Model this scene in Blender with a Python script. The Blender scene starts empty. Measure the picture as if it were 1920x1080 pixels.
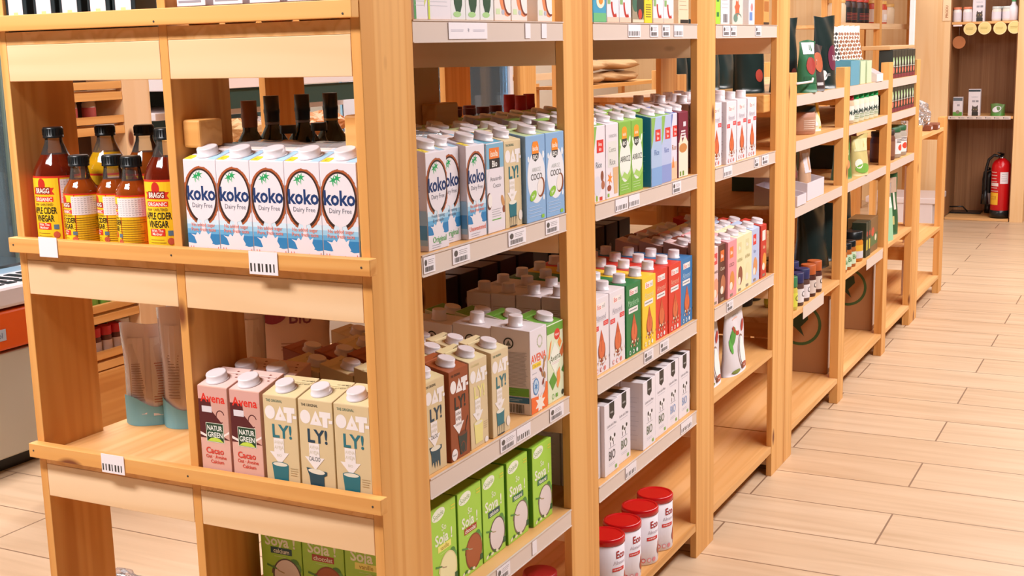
import bpy, bmesh, math, random
from mathutils import Vector, Matrix
random.seed(7)
S = bpy.context.scene
COL = S.collection
# ------------------------------------------------------------------ camera
cam_d = bpy.data.cameras.new('camera'); cam = bpy.data.objects.new('camera', cam_d); COL.objects.link(cam)
cam_d.sensor_width = 36.0; cam_d.sensor_fit = 'HORIZONTAL'; cam_d.lens = 2391.0177 / 1920 * 36
cam_d.clip_start = 0.05; cam_d.clip_end = 60
_R = Matrix(((0.89011382, -0.06222868, 0.4514698), (0.45505153, 0.17572068, -0.87295495), (-0.02500975, 0.98247129, 0.18472866)))
M4 = _R.to_4x4(); M4.translation = Vector((1.1061, -1.6583, 1.4171)); cam.matrix_world = M4
S.camera = cam
# ------------------------------------------------------------------ exposure, world, lights
S.view_settings.view_transform = 'Standard'; S.view_settings.look = 'None'
S.view_settings.exposure = 0.0; S.view_settings.gamma = 1.0; S.view_settings.use_curve_mapping = False
W = bpy.data.worlds.new('shop_ambient'); S.world = W; W.use_nodes = True
W.node_tree.nodes['Background'].inputs[0].default_value = (1.0, 0.95, 0.94, 1)
W.node_tree.nodes['Background'].inputs[1].default_value = 0.035
def area(name, loc, size, size_y, power, rot=(0, 0, 0), color=(1, 0.95, 0.94)):
    l = bpy.data.lights.new(name, 'AREA'); l.shape = 'RECTANGLE'; l.size = size; l.size_y = size_y
    l.energy = power; l.color = color
    o = bpy.data.objects.new(name, l); o.location = loc; o.rotation_euler = rot; COL.objects.link(o); return o
R = math.radians
area('ceiling_light_aisle', (1.8, 2.95, 2.95), 0.4, 5.4, 188, (0, R(30), 0))
area('ceiling_light_front', (-0.95, -1.45, 2.95), 1.3, 0.4, 108, (R(20), 0, 0))
area('ceiling_light_rear_aisle', (-2.5, 2.0, 2.95), 0.4, 5.0, 145, (0, R(-22), 0))
area('ceiling_light_far', (1.2, 6.8, 2.95), 1.8, 3.0, 95)
area('ceiling_light_far_left', (-2.0, 7.0, 2.95), 1.5, 3.0, 70)
# ------------------------------------------------------------------ materials
def lin(h):
    h = h.lstrip('#'); r = []
    for i in (0, 2, 4):
        c = int(h[i:i+2], 16) / 255.0
        r.append(c / 12.92 if c <= 0.04045 else ((c + 0.055) / 1.055) ** 2.4)
    return (r[0], r[1], r[2], 1)
MATS = {}
def mat(key, color=None, rough=0.45, metal=0.0, trans=0.0, spec=0.5, emit=0):
    """key: '#rrggbb' for plain printed colours, or a name registered before"""
    if key in MATS: return MATS[key]
    m = bpy.data.materials.new(key.replace('#', 'print_')); m.use_nodes = True
    b = m.node_tree.nodes['Principled BSDF']
    b.inputs['Base Color'].default_value = lin(color or key)
    b.inputs['Roughness'].default_value = rough; b.inputs['Metallic'].default_value = metal
    b.inputs['Transmission Weight'].default_value = trans
    b.inputs['Specular IOR Level'].default_value = spec
    if emit:
        b.inputs['Emission Color'].default_value = lin(color or key); b.inputs['Emission Strength'].default_value = emit
    MATS[key] = m; return m
def ramp(nt, fac, stops):
    r = nt.nodes.new('ShaderNodeValToRGB'); nt.links.new(fac, r.inputs[0])
    e = r.color_ramp.elements
    e[0].position, e[0].color = stops[0][0], lin(stops[0][1]); e[1].position, e[1].color = stops[-1][0], lin(stops[-1][1])
    for p, c in stops[1:-1]:
        n = e.new(p); n.color = lin(c)
    return r.outputs[0]
def mixc(nt, fac, a, b):
    n = nt.nodes.new('ShaderNodeMix'); n.data_type = 'RGBA'
    nt.links.new(fac, n.inputs[0]); 
    for s, v in ((6, a), (7, b)):
        if isinstance(v, tuple): n.inputs[s].default_value = v
        else: nt.links.new(v, n.inputs[s])
    return n.outputs[2]
def wood(key, axis, light, midc, dark, knots=True, rough=0.5, fine=1.0):
    m = bpy.data.materials.new(key); m.use_nodes = True; nt = m.node_tree; b = nt.nodes['Principled BSDF']
    tc = nt.nodes.new('ShaderNodeTexCoord'); mp = nt.nodes.new('ShaderNodeMapping')
    nt.links.new(tc.outputs['Object'], mp.inputs[0])
    sc = [16.0 * fine] * 3; sc[axis] = 0.42; mp.inputs['Scale'].default_value = sc
    n = nt.nodes.new('ShaderNodeTexNoise'); nt.links.new(mp.outputs[0], n.inputs[0])
    n.inputs['Scale'].default_value = 1.0; n.inputs['Detail'].default_value = 2; n.inputs['Distortion'].default_value = 0.35
    # fine growth lines
    mu = nt.nodes.new('ShaderNodeMath'); mu.operation = 'MULTIPLY'; mu.inputs[1].default_value = 34; nt.links.new(n.outputs[0], mu.inputs[0])
    si = nt.nodes.new('ShaderNodeMath'); si.operation = 'SINE'; nt.links.new(mu.outputs[0], si.inputs[0])
    ma = nt.nodes.new('ShaderNodeMapRange'); ma.inputs[1].default_value = -1; ma.inputs[2].default_value = 1; nt.links.new(si.outputs[0], ma.inputs[0])
    c1 = ramp(nt, n.outputs[0], [(0.32, dark), (0.5, midc), (0.68, light)])
    c2 = ramp(nt, ma.outputs[0], [(0.0, dark), (0.35, midc), (1.0, light)])
    mx = nt.nodes.new('ShaderNodeMix'); mx.data_type = 'RGBA'; mx.inputs[0].default_value = 0.38
    nt.links.new(c1, mx.inputs[6]); nt.links.new(c2, mx.inputs[7]); out = mx.outputs[2]
    if knots:
        mp2 = nt.nodes.new('ShaderNodeMapping'); nt.links.new(tc.outputs['Object'], mp2.inputs[0])
        s2 = [6.5] * 3; s2[axis] = 3.0; mp2.inputs['Scale'].default_value = s2; mp2.inputs['Location'].default_value = (0.37, 0.11, 0.73)
        v = nt.nodes.new('ShaderNodeTexVoronoi'); nt.links.new(mp2.outputs[0], v.inputs[0]); v.inputs['Scale'].default_value = 1.0
        k = nt.nodes.new('ShaderNodeMapRange'); k.inputs[1].default_value = 0.06; k.inputs[2].default_value = 0.11; k.inputs[3].default_value = 1; k.inputs[4].default_value = 0
        nt.links.new(v.outputs['Distance'], k.inputs[0])
        out = mixc(nt, k.outputs[0], out, lin('#7a4020'))
    nt.links.new(out, b.inputs['Base Color']); b.inputs['Roughness'].default_value = rough
    b.inputs['Specular IOR Level'].default_value = 0.35
    MATS[key] = m; return m
for i, a in enumerate('xyz'):
    wood('pine_' + a, i, '#e9b16c', '#e1a45c', '#cc8a46')
    wood('pale_' + a, i, '#efcfaa', '#e9c49a', '#deb282', fine=0.55)
    wood('deal_' + a, i, '#ebba80', '#e3ac6c', '#d09452', knots=False)
wood('panel_z', 2, '#f0cc9c', '#ecc38f', '#e6b880', knots=False, fine=0.6)
wood('chipboard', 2, '#a87850', '#9a6b45', '#8c5e3a', knots=False, fine=3)
mat('rail_plastic', '#d8c6bc', rough=0.35)
mat('white_plastic', '#ecdfdf', rough=0.35)
mat('cap_white', '#e4dade', rough=0.3)
mat('black_plastic', '#15181a', rough=0.3)
mat('black_foil', '#1b2123', rough=0.32, spec=0.6)
mat('kraft', '#c79a68', rough=0.75)
mat('cardboard', '#a9794f', rough=0.8)
mat('tag_paper', '#ece4ea', rough=0.5)
mat('tag_ink', '#3a3836', rough=0.6)
def glassy(key, color, alpha):
    m = bpy.data.materials.new(key); m.use_nodes = True; nt = m.node_tree
    nt.nodes.remove(nt.nodes['Principled BSDF']); o = nt.nodes['Material Output']
    t = nt.nodes.new('ShaderNodeBsdfTransparent'); t.inputs[0].default_value = lin(color)
    g = nt.nodes.new('ShaderNodeBsdfGlossy'); g.inputs['Roughness'].default_value = 0.035
    d = nt.nodes.new('ShaderNodeBsdfDiffuse'); d.inputs[0].default_value = lin(color)
    f = nt.nodes.new('ShaderNodeFresnel'); f.inputs[0].default_value = 1.5
    m1 = nt.nodes.new('ShaderNodeMixShader'); m1.inputs[0].default_value = alpha
    nt.links.new(t.outputs[0], m1.inputs[1]); nt.links.new(d.outputs[0], m1.inputs[2])
    m2 = nt.nodes.new('ShaderNodeMixShader'); nt.links.new(f.outputs[0], m2.inputs[0])
    nt.links.new(m1.outputs[0], m2.inputs[1]); nt.links.new(g.outputs[0], m2.inputs[2]); nt.links.new(m2.outputs[0], o.inputs[0])
    MATS[key] = m
glassy('clear_glass', '#f0efe8', 0.04); glassy('clear_film', '#f2ecec', 0.22); glassy('bag_film', '#f0e0da', 0.78); glassy('blue_glass', '#cfe8f4', 0.10); glassy('amber_glass', '#c8843c', 0.3)
mat('vinegar', '#74200c', rough=0.06, trans=0.35, spec=0.7)
mat('vinegar_pale', '#e0a818', rough=0.06, trans=0.4, spec=0.7)
mat('vinegar_amber', '#8a4010', rough=0.06, trans=0.35, spec=0.7)
mat('vinegar_orange', '#a84a14', rough=0.06, trans=0.35, spec=0.7)
mat('dark_bottle', '#10201a', rough=0.06, spec=0.8)
mat('green_bottle', '#0f6a34', rough=0.06, trans=0.3, spec=0.8)
mat('red_paint', '#c81018', rough=0.25)
mat('steel', '#c8c8c8', rough=0.3, metal=1)
# ------------------------------------------------------------------ mesh builder
class MB:
    def __init__(self): self.bm = bmesh.new(); self.mats = []
    def mi(self, m):
        if m not in self.mats: self.mats.append(m)
        return self.mats.index(m)
    def face(self, pts, m, smooth=False):
        vs = [self.bm.verts.new(p) for p in pts]
        try: f = self.bm.faces.new(vs)
        except ValueError: return None
        f.material_index = self.mi(m); f.smooth = smooth; return f
    def box(self, x0, x1, y0, y1, z0, z1, m, bevel=0.0, M=None):
        vs = [self.bm.verts.new((x, y, z)) for z in (z0, z1) for y in (y0, y1) for x in (x0, x1)]
        fs = []
        for q in ((0, 2, 3, 1), (4, 5, 7, 6), (0, 1, 5, 4), (2, 6, 7, 3), (0, 4, 6, 2), (1, 3, 7, 5)):
            f = self.bm.faces.new([vs[i] for i in q]); f.material_index = self.mi(m); fs.append(f)
        if bevel:
            es = list({e for f in fs for e in f.edges})
            r = bmesh.ops.bevel(self.bm, geom=es, offset=bevel, segments=2, affect='EDGES', profile=0.5, clamp_overlap=True)
            for f in r['faces']: f.material_index = self.mi(m)
            vs = list({v for f in fs if f.is_valid for v in f.verts} | {v for f in r['faces'] for v in f.verts})
        if M is not None:
            for v in vs: v.co = M @ v.co
    def hexa(self, b, t, m):
        """b, t: four bottom and four top corners, counter-clockwise from above"""
        vs = [self.bm.verts.new(p) for p in list(b) + list(t)]
        for q in ((3, 2, 1, 0), (4, 5, 6, 7), (0, 1, 5, 4), (1, 2, 6, 5), (2, 3, 7, 6), (3, 0, 4, 7)):
            f = self.bm.faces.new([vs[i] for i in q]); f.material_index = self.mi(m)
    def lathe(self, prof, m, seg=28, c=(0, 0, 0), M=None, ms=None, sharp=True):
        rings = []
        for (r, z) in prof:
            if r < 1e-6: rings.append([self.bm.verts.new((c[0], c[1], c[2] + z))])
            else: rings.append([self.bm.verts.new((c[0] + r * math.cos(2 * math.pi * i / seg), c[1] + r * math.sin(2 * math.pi * i / seg), c[2] + z)) for i in range(seg)])
        for k in range(len(rings) - 1):
            a, b = rings[k], rings[k + 1]; mm = ms[k] if ms else m
            flat = abs(prof[k][1] - prof[k + 1][1]) < 1e-5
            for i in range(seg):
                j = (i + 1) % seg
                if len(a) == 1 and len(b) == 1: continue
                if len(a) == 1: q = [a[0], b[j], b[i]]
                elif len(b) == 1: q = [a[i], a[j], b[0]]
                else: q = [a[i], a[j], b[j], b[i]]
                f = self.bm.faces.new(q if not flat or True else q); f.material_index = self.mi(mm); f.smooth = not flat
        if M is not None:
            for rg in rings:
                for v in rg: v.co = M @ v.co
    def tube(self, pts, r, m, seg=8):
        pts = [Vector(p) for p in pts]; rings = []
        for i, p in enumerate(pts):
            d = (pts[min(i + 1, len(pts) - 1)] - pts[max(i - 1, 0)]).normalized()
            u = d.orthogonal().normalized(); v = d.cross(u)
            if i and rings:
                u = (prev - d * prev.dot(d)).normalized(); v = d.cross(u)
            prev = u
            rr = r[i] if isinstance(r, (list, tuple)) else r
            rings.append([self.bm.verts.new(p + rr * (u * math.cos(2 * math.pi * k / seg) + v * math.sin(2 * math.pi * k / seg))) for k in range(seg)])
        for a, b in zip(rings, rings[1:]):
            for k in range(seg):
                f = self.bm.faces.new([a[k], a[(k + 1) % seg], b[(k + 1) % seg], b[k]]); f.material_index = self.mi(m); f.smooth = True
        for rg, rev in ((rings[0], True), (rings[-1], False)):
            f = self.bm.faces.new(rg[::-1] if rev else rg); f.material_index = self.mi(m)
    def grid(self, fn, nu, nv, m, smooth=True):
        V = [[self.bm.verts.new(fn(i / nu, j / nv)) for i in range(nu + 1)] for j in range(nv + 1)]
        for j in range(nv):
            for i in range(nu):
                f = self.bm.faces.new([V[j][i], V[j][i + 1], V[j + 1][i + 1], V[j + 1][i]]); f.material_index = self.mi(m); f.smooth = smooth
    def mesh(self, name):
        me = bpy.data.meshes.new(name); self.bm.normal_update(); self.bm.to_mesh(me); self.bm.free()
        for m in self.mats: me.materials.append(mat(m))
        return me
    def build(self, name, parent=None, loc=None, rot=None):
        o = bpy.data.objects.new(name, self.mesh(name)); COL.objects.link(o)
        if parent: o.parent = parent
        if loc: o.location = loc
        if rot: o.rotation_euler = rot
        return o
def empty(name, loc=(0, 0, 0), rz=0):
    o = bpy.data.objects.new(name, None); o.empty_display_size = 0.05; COL.objects.link(o); o.location = loc; o.rotation_euler = (0, 0, rz); return o
def tag(o, label, cat, group=None, kind=None):
    if kind: o['kind'] = kind
    if label: o['label'] = label
    if cat: o['category'] = cat
    if group: o['group'] = group
    return o
def struct(o): o['kind'] = 'structure'; return o
def copy_tree(o, parent=None):
    c = o.copy(); COL.objects.link(c)
    if parent: c.parent = parent; c.matrix_parent_inverse = o.matrix_parent_inverse
    for ch in list(o.children): copy_tree(ch, c)
    return c
def put(proto, loc, rz=0.0, tilt=None):
    """first use moves the prototype itself, later uses copy it and its parts"""
    if proto.get('_used'): o = copy_tree(proto)
    else: proto['_used'] = 1; o = proto
    o.location = loc; o.rotation_euler = (tilt[0], tilt[1], rz) if tilt else (0, 0, rz)
    for k in ('label', 'category', 'group'):
        if k in o: del o[k]
    return o
# ------------------------------------------------------------------ printed artwork (flat shapes and lettering on packs)
_TC = {}
def text_mesh(s, bold):
    k = (s, bold)
    if k in _TC: return _TC[k]
    cu = bpy.data.curves.new('lettering', 'FONT'); cu.body = s; cu.size = 1; cu.resolution_u = 2; cu.offset = 0.012 * bold
    ob = bpy.data.objects.new('lettering', cu); COL.objects.link(ob)
    me = ob.to_mesh()
    vs = [(v.co.x, v.co.y) for v in me.vertices]; fs = [tuple(p.vertices) for p in me.polygons]
    ob.to_mesh_clear(); bpy.data.objects.remove(ob); bpy.data.curves.remove(cu)
    if vs:
        x0 = min(v[0] for v in vs); x1 = max(v[0] for v in vs)
    else: x0 = x1 = 0
    _TC[k] = (vs, fs, x0, x1); return _TC[k]
def T(s, x, y, h, c, bold=1, w=None, rot=0): return ('T', s, x, y, h, c, bold, w, rot)
def Rr(x0, y0, x1, y1, c): return ('P', [(x0, y0), (x1, y0), (x1, y1), (x0, y1)], c)
def Pp(pts, c): return ('P', pts, c)
def E(cx, cy, rx, ry, c, n=28, rot=0):
    cr, sr = math.cos(rot), math.sin(rot); pts = []
    for i in range(n):
        a = 2 * math.pi * i / n; x, y = rx * math.cos(a), ry * math.sin(a); pts.append((cx + x * cr - y * sr, cy + x * sr + y * cr))
    return ('P', pts, c)
def Ar(cx, cy, rx, ry, t, a0, a1, c, n=28, jag=0):
    rnd = random.Random(3); q = []
    for i in range(n):
        b0 = math.radians(a0 + (a1 - a0) * i / n); b1 = math.radians(a0 + (a1 - a0) * (i + 1) / n)
        j0 = 1 + jag * (rnd.random() - .5); j1 = 1 + jag * (rnd.random() - .5)
        q.append([(cx + (rx - t) * math.cos(b0), cy + (ry - t) * math.sin(b0)), (cx + rx * j0 * math.cos(b0), cy + ry * j0 * math.sin(b0)),
                  (cx + rx * j1 * math.cos(b1), cy + ry * j1 * math.sin(b1)), (cx + (rx - t) * math.cos(b1), cy + (ry - t) * math.sin(b1))])
    return ('Q', q, c)
def Ln(x0, x1, y0, y1, n, c, th=0.0008, rag=0.25):
    rnd = random.Random(int(x0 * 9999) + n); q = []
    for i in range(n):
        y = y1 + (y0 - y1) * (i + .5) / n; e = x1 - (x1 - x0) * rag * rnd.random()
        q.append([(x0, y - th / 2), (e, y - th / 2), (e, y + th / 2), (x0, y + th / 2)])
    return ('Q', q, c)
def Bc(x0, x1, y0, y1, n, c='#3a3836'):
    rnd = random.Random(n); q = []; st = (x1 - x0) / n
    for i in range(n):
        a = x0 + st * i; b = a + st * (0.3 + 0.4 * rnd.random()); q.append([(a, y0), (b, y0), (b, y1), (a, y1)])
    return ('Q', q, c)
def star(cx, cy, r0, r1, n, c):
    return ('P', [(cx + (r1 if i % 2 else r0) * math.cos(math.pi * i / n + .3), cy + (r1 if i % 2 else r0) * math.sin(math.pi * i / n + .3)) for i in range(2 * n)], c)
def emit(mb, prims, mp, clip=None, off0=0.0002, step=0.00003, sub=0):
    for k, p in enumerate(prims):
        o = off0 + step * k
        if p[0] == 'T':
            _, s, x, y, h, c, bold, w, rot = p
            vs, fs, a0, a1 = text_mesh(s, bold); sc = h / 0.73; wd = (a1 - a0) * sc; sx = sc
            if w and wd > w: sx = sc * w / wd
            cr, sr = math.cos(rot), math.sin(rot)
            out = []
            for (vx, vy) in vs:
                X = (vx - (a0 + a1) / 2) * sx; Y = (vy - 0.365) * sc
                out.append((x + X * cr - Y * sr, y + X * sr + Y * cr))
            mi = mb.mi(c); bv = [mb.bm.verts.new(mp(u, v, o)) for u, v in out]
            for f in fs:
                try: ff = mb.bm.faces.new([bv[i] for i in f]); ff.material_index = mi
                except ValueError: pass
        else:
            for pts in ([p[1]] if p[0] == 'P' else p[1]):
                if clip:
                    pts = clip_poly(pts, *clip)
                    if len(pts) < 3: continue
                if sub:
                    xs = [q[0] for q in pts]; a, b = min(xs), max(xs); n = max(1, int((b - a) / sub + .99))
                    for i in range(n):
                        pc = clip_poly(pts, a + (b - a) * i / n, -9, a + (b - a) * (i + 1) / n, 9)
                        if len(pc) >= 3: mb.face([mp(u, v, o) for u, v in pc], p[2])
                else: mb.face([mp(u, v, o) for u, v in pts], p[2])
def clip_poly(pts, x0, y0, x1, y1):
    def cl(ps, ax, val, keep):
        out = []
        for i in range(len(ps)):
            a, b = ps[i], ps[(i + 1) % len(ps)]; ia = (a[ax] - val) * keep >= -1e-9; ib = (b[ax] - val) * keep >= -1e-9
            if ia: out.append(a)
            if ia != ib:
                t = (val - a[ax]) / (b[ax] - a[ax]); out.append((a[0] + t * (b[0] - a[0]), a[1] + t * (b[1] - a[1])))
        return out
    for ax, val, keep in ((0, x0, 1), (0, x1, -1), (1, y0, 1), (1, y1, -1)):
        if not pts: return []
        pts = cl(pts, ax, val, keep)
    return pts
# ------------------------------------------------------------------ setting: floor, walls
def floor_mat():
    m = bpy.data.materials.new('floor_tiles'); m.use_nodes = True; nt = m.node_tree; b = nt.nodes['Principled BSDF']
    tc = nt.nodes.new('ShaderNodeTexCoord'); mp = nt.nodes.new('ShaderNodeMapping'); nt.links.new(tc.outputs['Object'], mp.inputs[0])
    mp.inputs['Location'].default_value = (0.77, -2.101 + 0.26 * 12, 0)
    br = nt.nodes.new('ShaderNodeTexBrick'); nt.links.new(mp.outputs[0], br.inputs[0])
    br.inputs['Scale'].default_value = 1.0; br.inputs['Mortar Size'].default_value = 0.003; br.inputs['Brick Width'].default_value = 1.2; br.inputs['Row Height'].default_value = 0.262
    br.inputs['Mortar Smooth'].default_value = 0.2; br.offset = 0.37; br.inputs['Bias'].default_value = 0
    br.inputs['Color1'].default_value = lin('#d9bc9c'); br.inputs['Color2'].default_value = lin('#d0b08e'); br.inputs['Mortar'].default_value = lin('#a88263')
    mp2 = nt.nodes.new('ShaderNodeMapping'); mp2.inputs['Scale'].default_value = (1.3, 16, 1); nt.links.new(tc.outputs['Object'], mp2.inputs[0])
    n = nt.nodes.new('ShaderNodeTexNoise'); nt.links.new(mp2.outputs[0], n.inputs[0]); n.inputs['Scale'].default_value = 1.3; n.inputs['Detail'].default_value = 5; n.inputs['Distortion'].default_value = .6
    c = ramp(nt, n.outputs[0], [(0.3, '#bb9874'), (0.5, '#d3b392'), (0.7, '#e2c6a8')])
    mx = nt.nodes.new('ShaderNodeMix'); mx.data_type = 'RGBA'; mx.blend_type = 'MIX'; mx.inputs[0].default_value = 0.45
    nt.links.new(br.outputs[0], mx.inputs[6]); nt.links.new(c, mx.inputs[7])
    out = mixc(nt, br.outputs['Fac'], mx.outputs[2], lin('#8f7058'))
    nt.links.new(out, b.inputs['Base Color']); b.inputs['Roughness'].default_value = 0.38
    MATS['floor_tiles'] = m
floor_mat()
mb = MB(); mb.box(-3.6, 4.5, -3.5, 9.9, -0.03, 0, 'floor_tiles'); struct(mb.build('floor'))
mb = MB(); mb.box(-3.7, -3.6, -3.5, 9.9, 0, 3.2, mat('wall_paint', '#d8cbb8', rough=0.8).name); struct(mb.build('wall_left'))
mb = MB(); mb.box(-3.6, 4.5, 9.9, 10.0, 0, 3.2, 'panel_z'); struct(mb.build('wall_back'))
mb = MB(); mb.box(-3.7, 4.5, -3.5, 10.0, 3.2, 3.25, mat('ceiling_paint', '#6a625a', rough=0.9).name); struct(mb.build('ceiling'))
# ------------------------------------------------------------------ shelving
def wbox(mb, x0, x1, y0, y1, z0, z1, m, bv=0.0012): mb.box(x0, x1, y0, y1, z0, z1, m, bv)
def part(parent, name, boxes, m, label=None, bv=0.0012):
    mb = MB()
    for b in boxes: wbox(mb, *b, m, bv)
    o = mb.build(name, parent)
    if label: o['label'] = label
    return o
def price_tag(parent, y0, y1, zc, kind, x=0.0005, axis='y', z0=None, z1=None):
    """small printed card on a shelf edge; axis y: faces +X, axis x: faces -Y"""
    w = y1 - y0; h = 0.028; mb = MB()
    if z0 is not None: h = z1 - z0; zc = (z0 + z1) / 2
    if axis == 'y': mp = lambda u, v, o: (x + 0.0012 + o, y0 + u, zc - h / 2 + v)
    else: mp = lambda u, v, o: (y0 + u, x - 0.0012 - o, zc - h / 2 + v)
    if axis == 'y': mb.box(x, x + 0.0012, y0, y1, zc - h / 2, zc + h / 2, 'tag_paper')
    else: mb.box(y0, y1, x - 0.0012, x, zc - h / 2, zc + h / 2, 'tag_paper')
    if kind == 'price': pr = [E(w * .18, h * .66, w * .11, h * .2, '#55504e', 12), Ln(w * .36, w * .9, h * .5, h * .85, 3, '#8a8488'), Bc(w * .1, w * .85, h * .1, h * .4, 14)]
    elif kind == 'bars': pr = [Bc(w * .04, w * .98, h * .12, h * .48, 7, '#35322f')]
    elif kind == 'note': pr = [Ln(w * .05, w * .38, h * .42, h * .6, 2, '#b9b4c4', rag=.1), star(w * .5, h * .55, h * .16, h * .06, 6, '#a8a4b0'), Ln(w * .62, w * .95, h * .42, h * .6, 2, '#b9b4c4', rag=.1)]
    else: pr = []
    emit(mb, pr, mp)
    o = mb.build('price_tag', parent)
    o['label'] = {'price': 'printed price card with small barcode', 'bars': 'white card with short black bars', 'note': 'white paper note with faint print'}.get(kind, 'plain white card')
    return o
T1 = 0.018; XM = -0.383; XR = -0.777; DP = 0.151
FR = [0.0, 0.734, 1.562, 2.317]; TOP = 1.95
LV = dict(A=1.467, B=1.078, C=0.685, D=0.43, E=0.102)
g1 = empty('shelving_unit', (0, 0, 0)); tag(g1, 'large double-sided pine shelving unit nearest the camera, full of milk cartons', 'shelves')
for y in FR:
    for x0, x1 in ((-T1, 0), (XM - T1, XM), (XR, XR + T1)):
        part(g1, 'side_board', [(x0, x1, y, y + DP, 0, TOP)], 'pine_z')
for lv, z in LV.items():
    halves = [(XM + 0.0005, -T1 - 0.0005)] + ([(XR + T1 + 0.0005, XM - T1 - 0.0005)] if lv in 'ABC' else [])
    for hi, (x0, x1) in enumerate(halves):
        y0 = 0.0006 if lv in 'ABC' else 0.012
        bx = [(x0, x1, y0, FR[-1] + DP - .001, z - 0.022, z)]
        for i in range(3):
            a, b = FR[i] + DP + .0006, FR[i + 1] - .0006
            if hi == 0: bx.append((x1, -0.0015, a, b, z - 0.022, z)); bx.append((XM - T1, x0, a, b, z - 0.022, z))
            else: bx.append((XR + .002, x0, a, b, z - 0.022, z))
        part(g1, 'shelf', bx, 'deal_y', bv=0)
for lv in 'DE':   # rear half, starts at the second frame
    z = LV[lv]
    part(g1, 'shelf', [(XR + T1 + .0005, XM - T1 - .0005, FR[1] + .001, FR[-1] + DP - .001, z - .022, z)], 'deal_y', bv=0)
for y in FR:      # cross boards below the shelves
    for lv in 'ABCDE':
        z = LV[lv] - 0.0225; h = 0.064 if lv in 'ABCD' else z - .03
        if lv == 'D' and y == 0: continue
        for k, (x0, x1) in enumerate(((XM + .0006, -T1 - .0006), (XR + T1 + .0006, XM - T1 - .0006))):
            if lv in 'DE' and k == 1 and y == 0: continue
            yy = y + (0.0 if lv in 'ABC' else 0.02)
            part(g1, 'cross_board', [(x0, x1, yy, yy + .02, z - h, z)], 'pale_x')
lips = {}
for lv, x1 in (('A', -.001), ('B', 0.011), ('C', 0.011)):
    z = LV[lv]
    lips[lv] = part(g1, 'lip_rail', [(XR - .002, x1, -.0205, -.0006, z - .006 + (0.008 if lv == 'A' else 0), z + .021 + (0.008 if lv == 'A' else 0))], 'pine_x')
    mb = MB()
    for sx in (XR + .01, XM - .008, x1 - .016): mb.lathe([(0.0018, 0), (0.0018, .0008), (0, .0008)], 'tag_ink', 10, M=Matrix.Translation((sx, -.0203, z + .008)) @ Matrix.Rotation(R(90), 4, 'X'))
    s = mb.build('screw', lips[lv]); s['label'] = 'dark countersunk screws'
price_tag(lips['B'], -.700, -.655, 1.09, 'blank', -.0212, 'x', 1.068, 1.104)
price_tag(lips['B'], -.224, -.166, 1.09, 'bars', -.0212, 'x', 1.064, 1.102)
price_tag(lips['C'], -.593, -.538, .697, 'bars', -.0212, 'x', .675, .710)
part(g1, 'cleat', [(XM + .001, XM + .038, .02, .08, 1.265, 1.312)], 'pine_x', 'small screwed wood block', .004)
part(g1, 'cleat', [(-.062 - T1, -T1 - .001, .06, .105, 1.255, 1.318)], 'pine_x', 'small screwed wood block', .004)
part(g1, 'cleat', [(XM + .001, XM + .04, .80, .90, 1.235, 1.30)], 'pine_y', 'small screwed wood block', .004)
part(g1, 'cleat', [(-.06 - T1, -T1 - .001, 2.25, 2.36, 1.20, 1.255)], 'pine_y', 'small screwed wood block', .004)
part(g1, 'cleat', [(XM + .001, XM + .04, 1.60, 1.72, 1.2, 1.26)], 'pine_y', 'small screwed wood block', .004)
RT = {('A', 0): [(.267, .406, 'note'), (.560, .582, 'blank'), (.632, .654, 'blank')], ('A', 1): [(1.083, 1.158, 'bars'), (1.22, 1.273, 'price'), (1.302, 1.354, 'price'), (1.384, 1.45, 'bars')],
      ('A', 2): [(1.774, 1.835, 'price'), (1.84, 1.895, 'price'), (2.082, 2.14, 'price')],
      ('B', 0): [(.156, .194, 'price'), (.255, .317, 'price'), (.468, .542, 'price'), (.632, .695, 'price')], ('B', 1): [(.997, 1.071, 'bars'), (1.078, 1.145, 'bars'), (1.371, 1.434, 'price')],
      ('B', 2): [(1.786, 1.864, 'bars'), (2.085, 2.13, 'price'), (2.164, 2.234, 'price')],
      ('C', 0): [(.413, .479, 'price'), (.482, .543, 'bars'), (.634, .701, 'price')], ('C', 1): [(1.169, 1.231, 'price'), (1.279, 1.341, 'price')], ('C', 2): [(1.822, 1.883, 'price')],
      ('D', 0): [(.384, .439, 'price'), (.539, .559, 'blank')], ('D', 1): [(1.043, 1.112, 'bars'), (1.433, 1.522, 'bars')]}
for lv in 'ABCD':
    z = LV[lv]
    for i in range(3):
        if lv == 'D' and i == 2: continue
        a, b = FR[i] + DP + .001, FR[i + 1] - .001
        r = part(g1, 'price_rail', [(-.0012, .0, a, b, z - .036, z - .001), (-.0012, .002, a, b, z - .0375, z - .036), (-.0012, .002, a, b, z - .002, z)], 'rail_plastic', 'pale plastic price strip', 0)
        for (y0, y1, k) in RT.get((lv, i), []): price_tag(r, y0, y1, z - .018, k)
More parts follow.
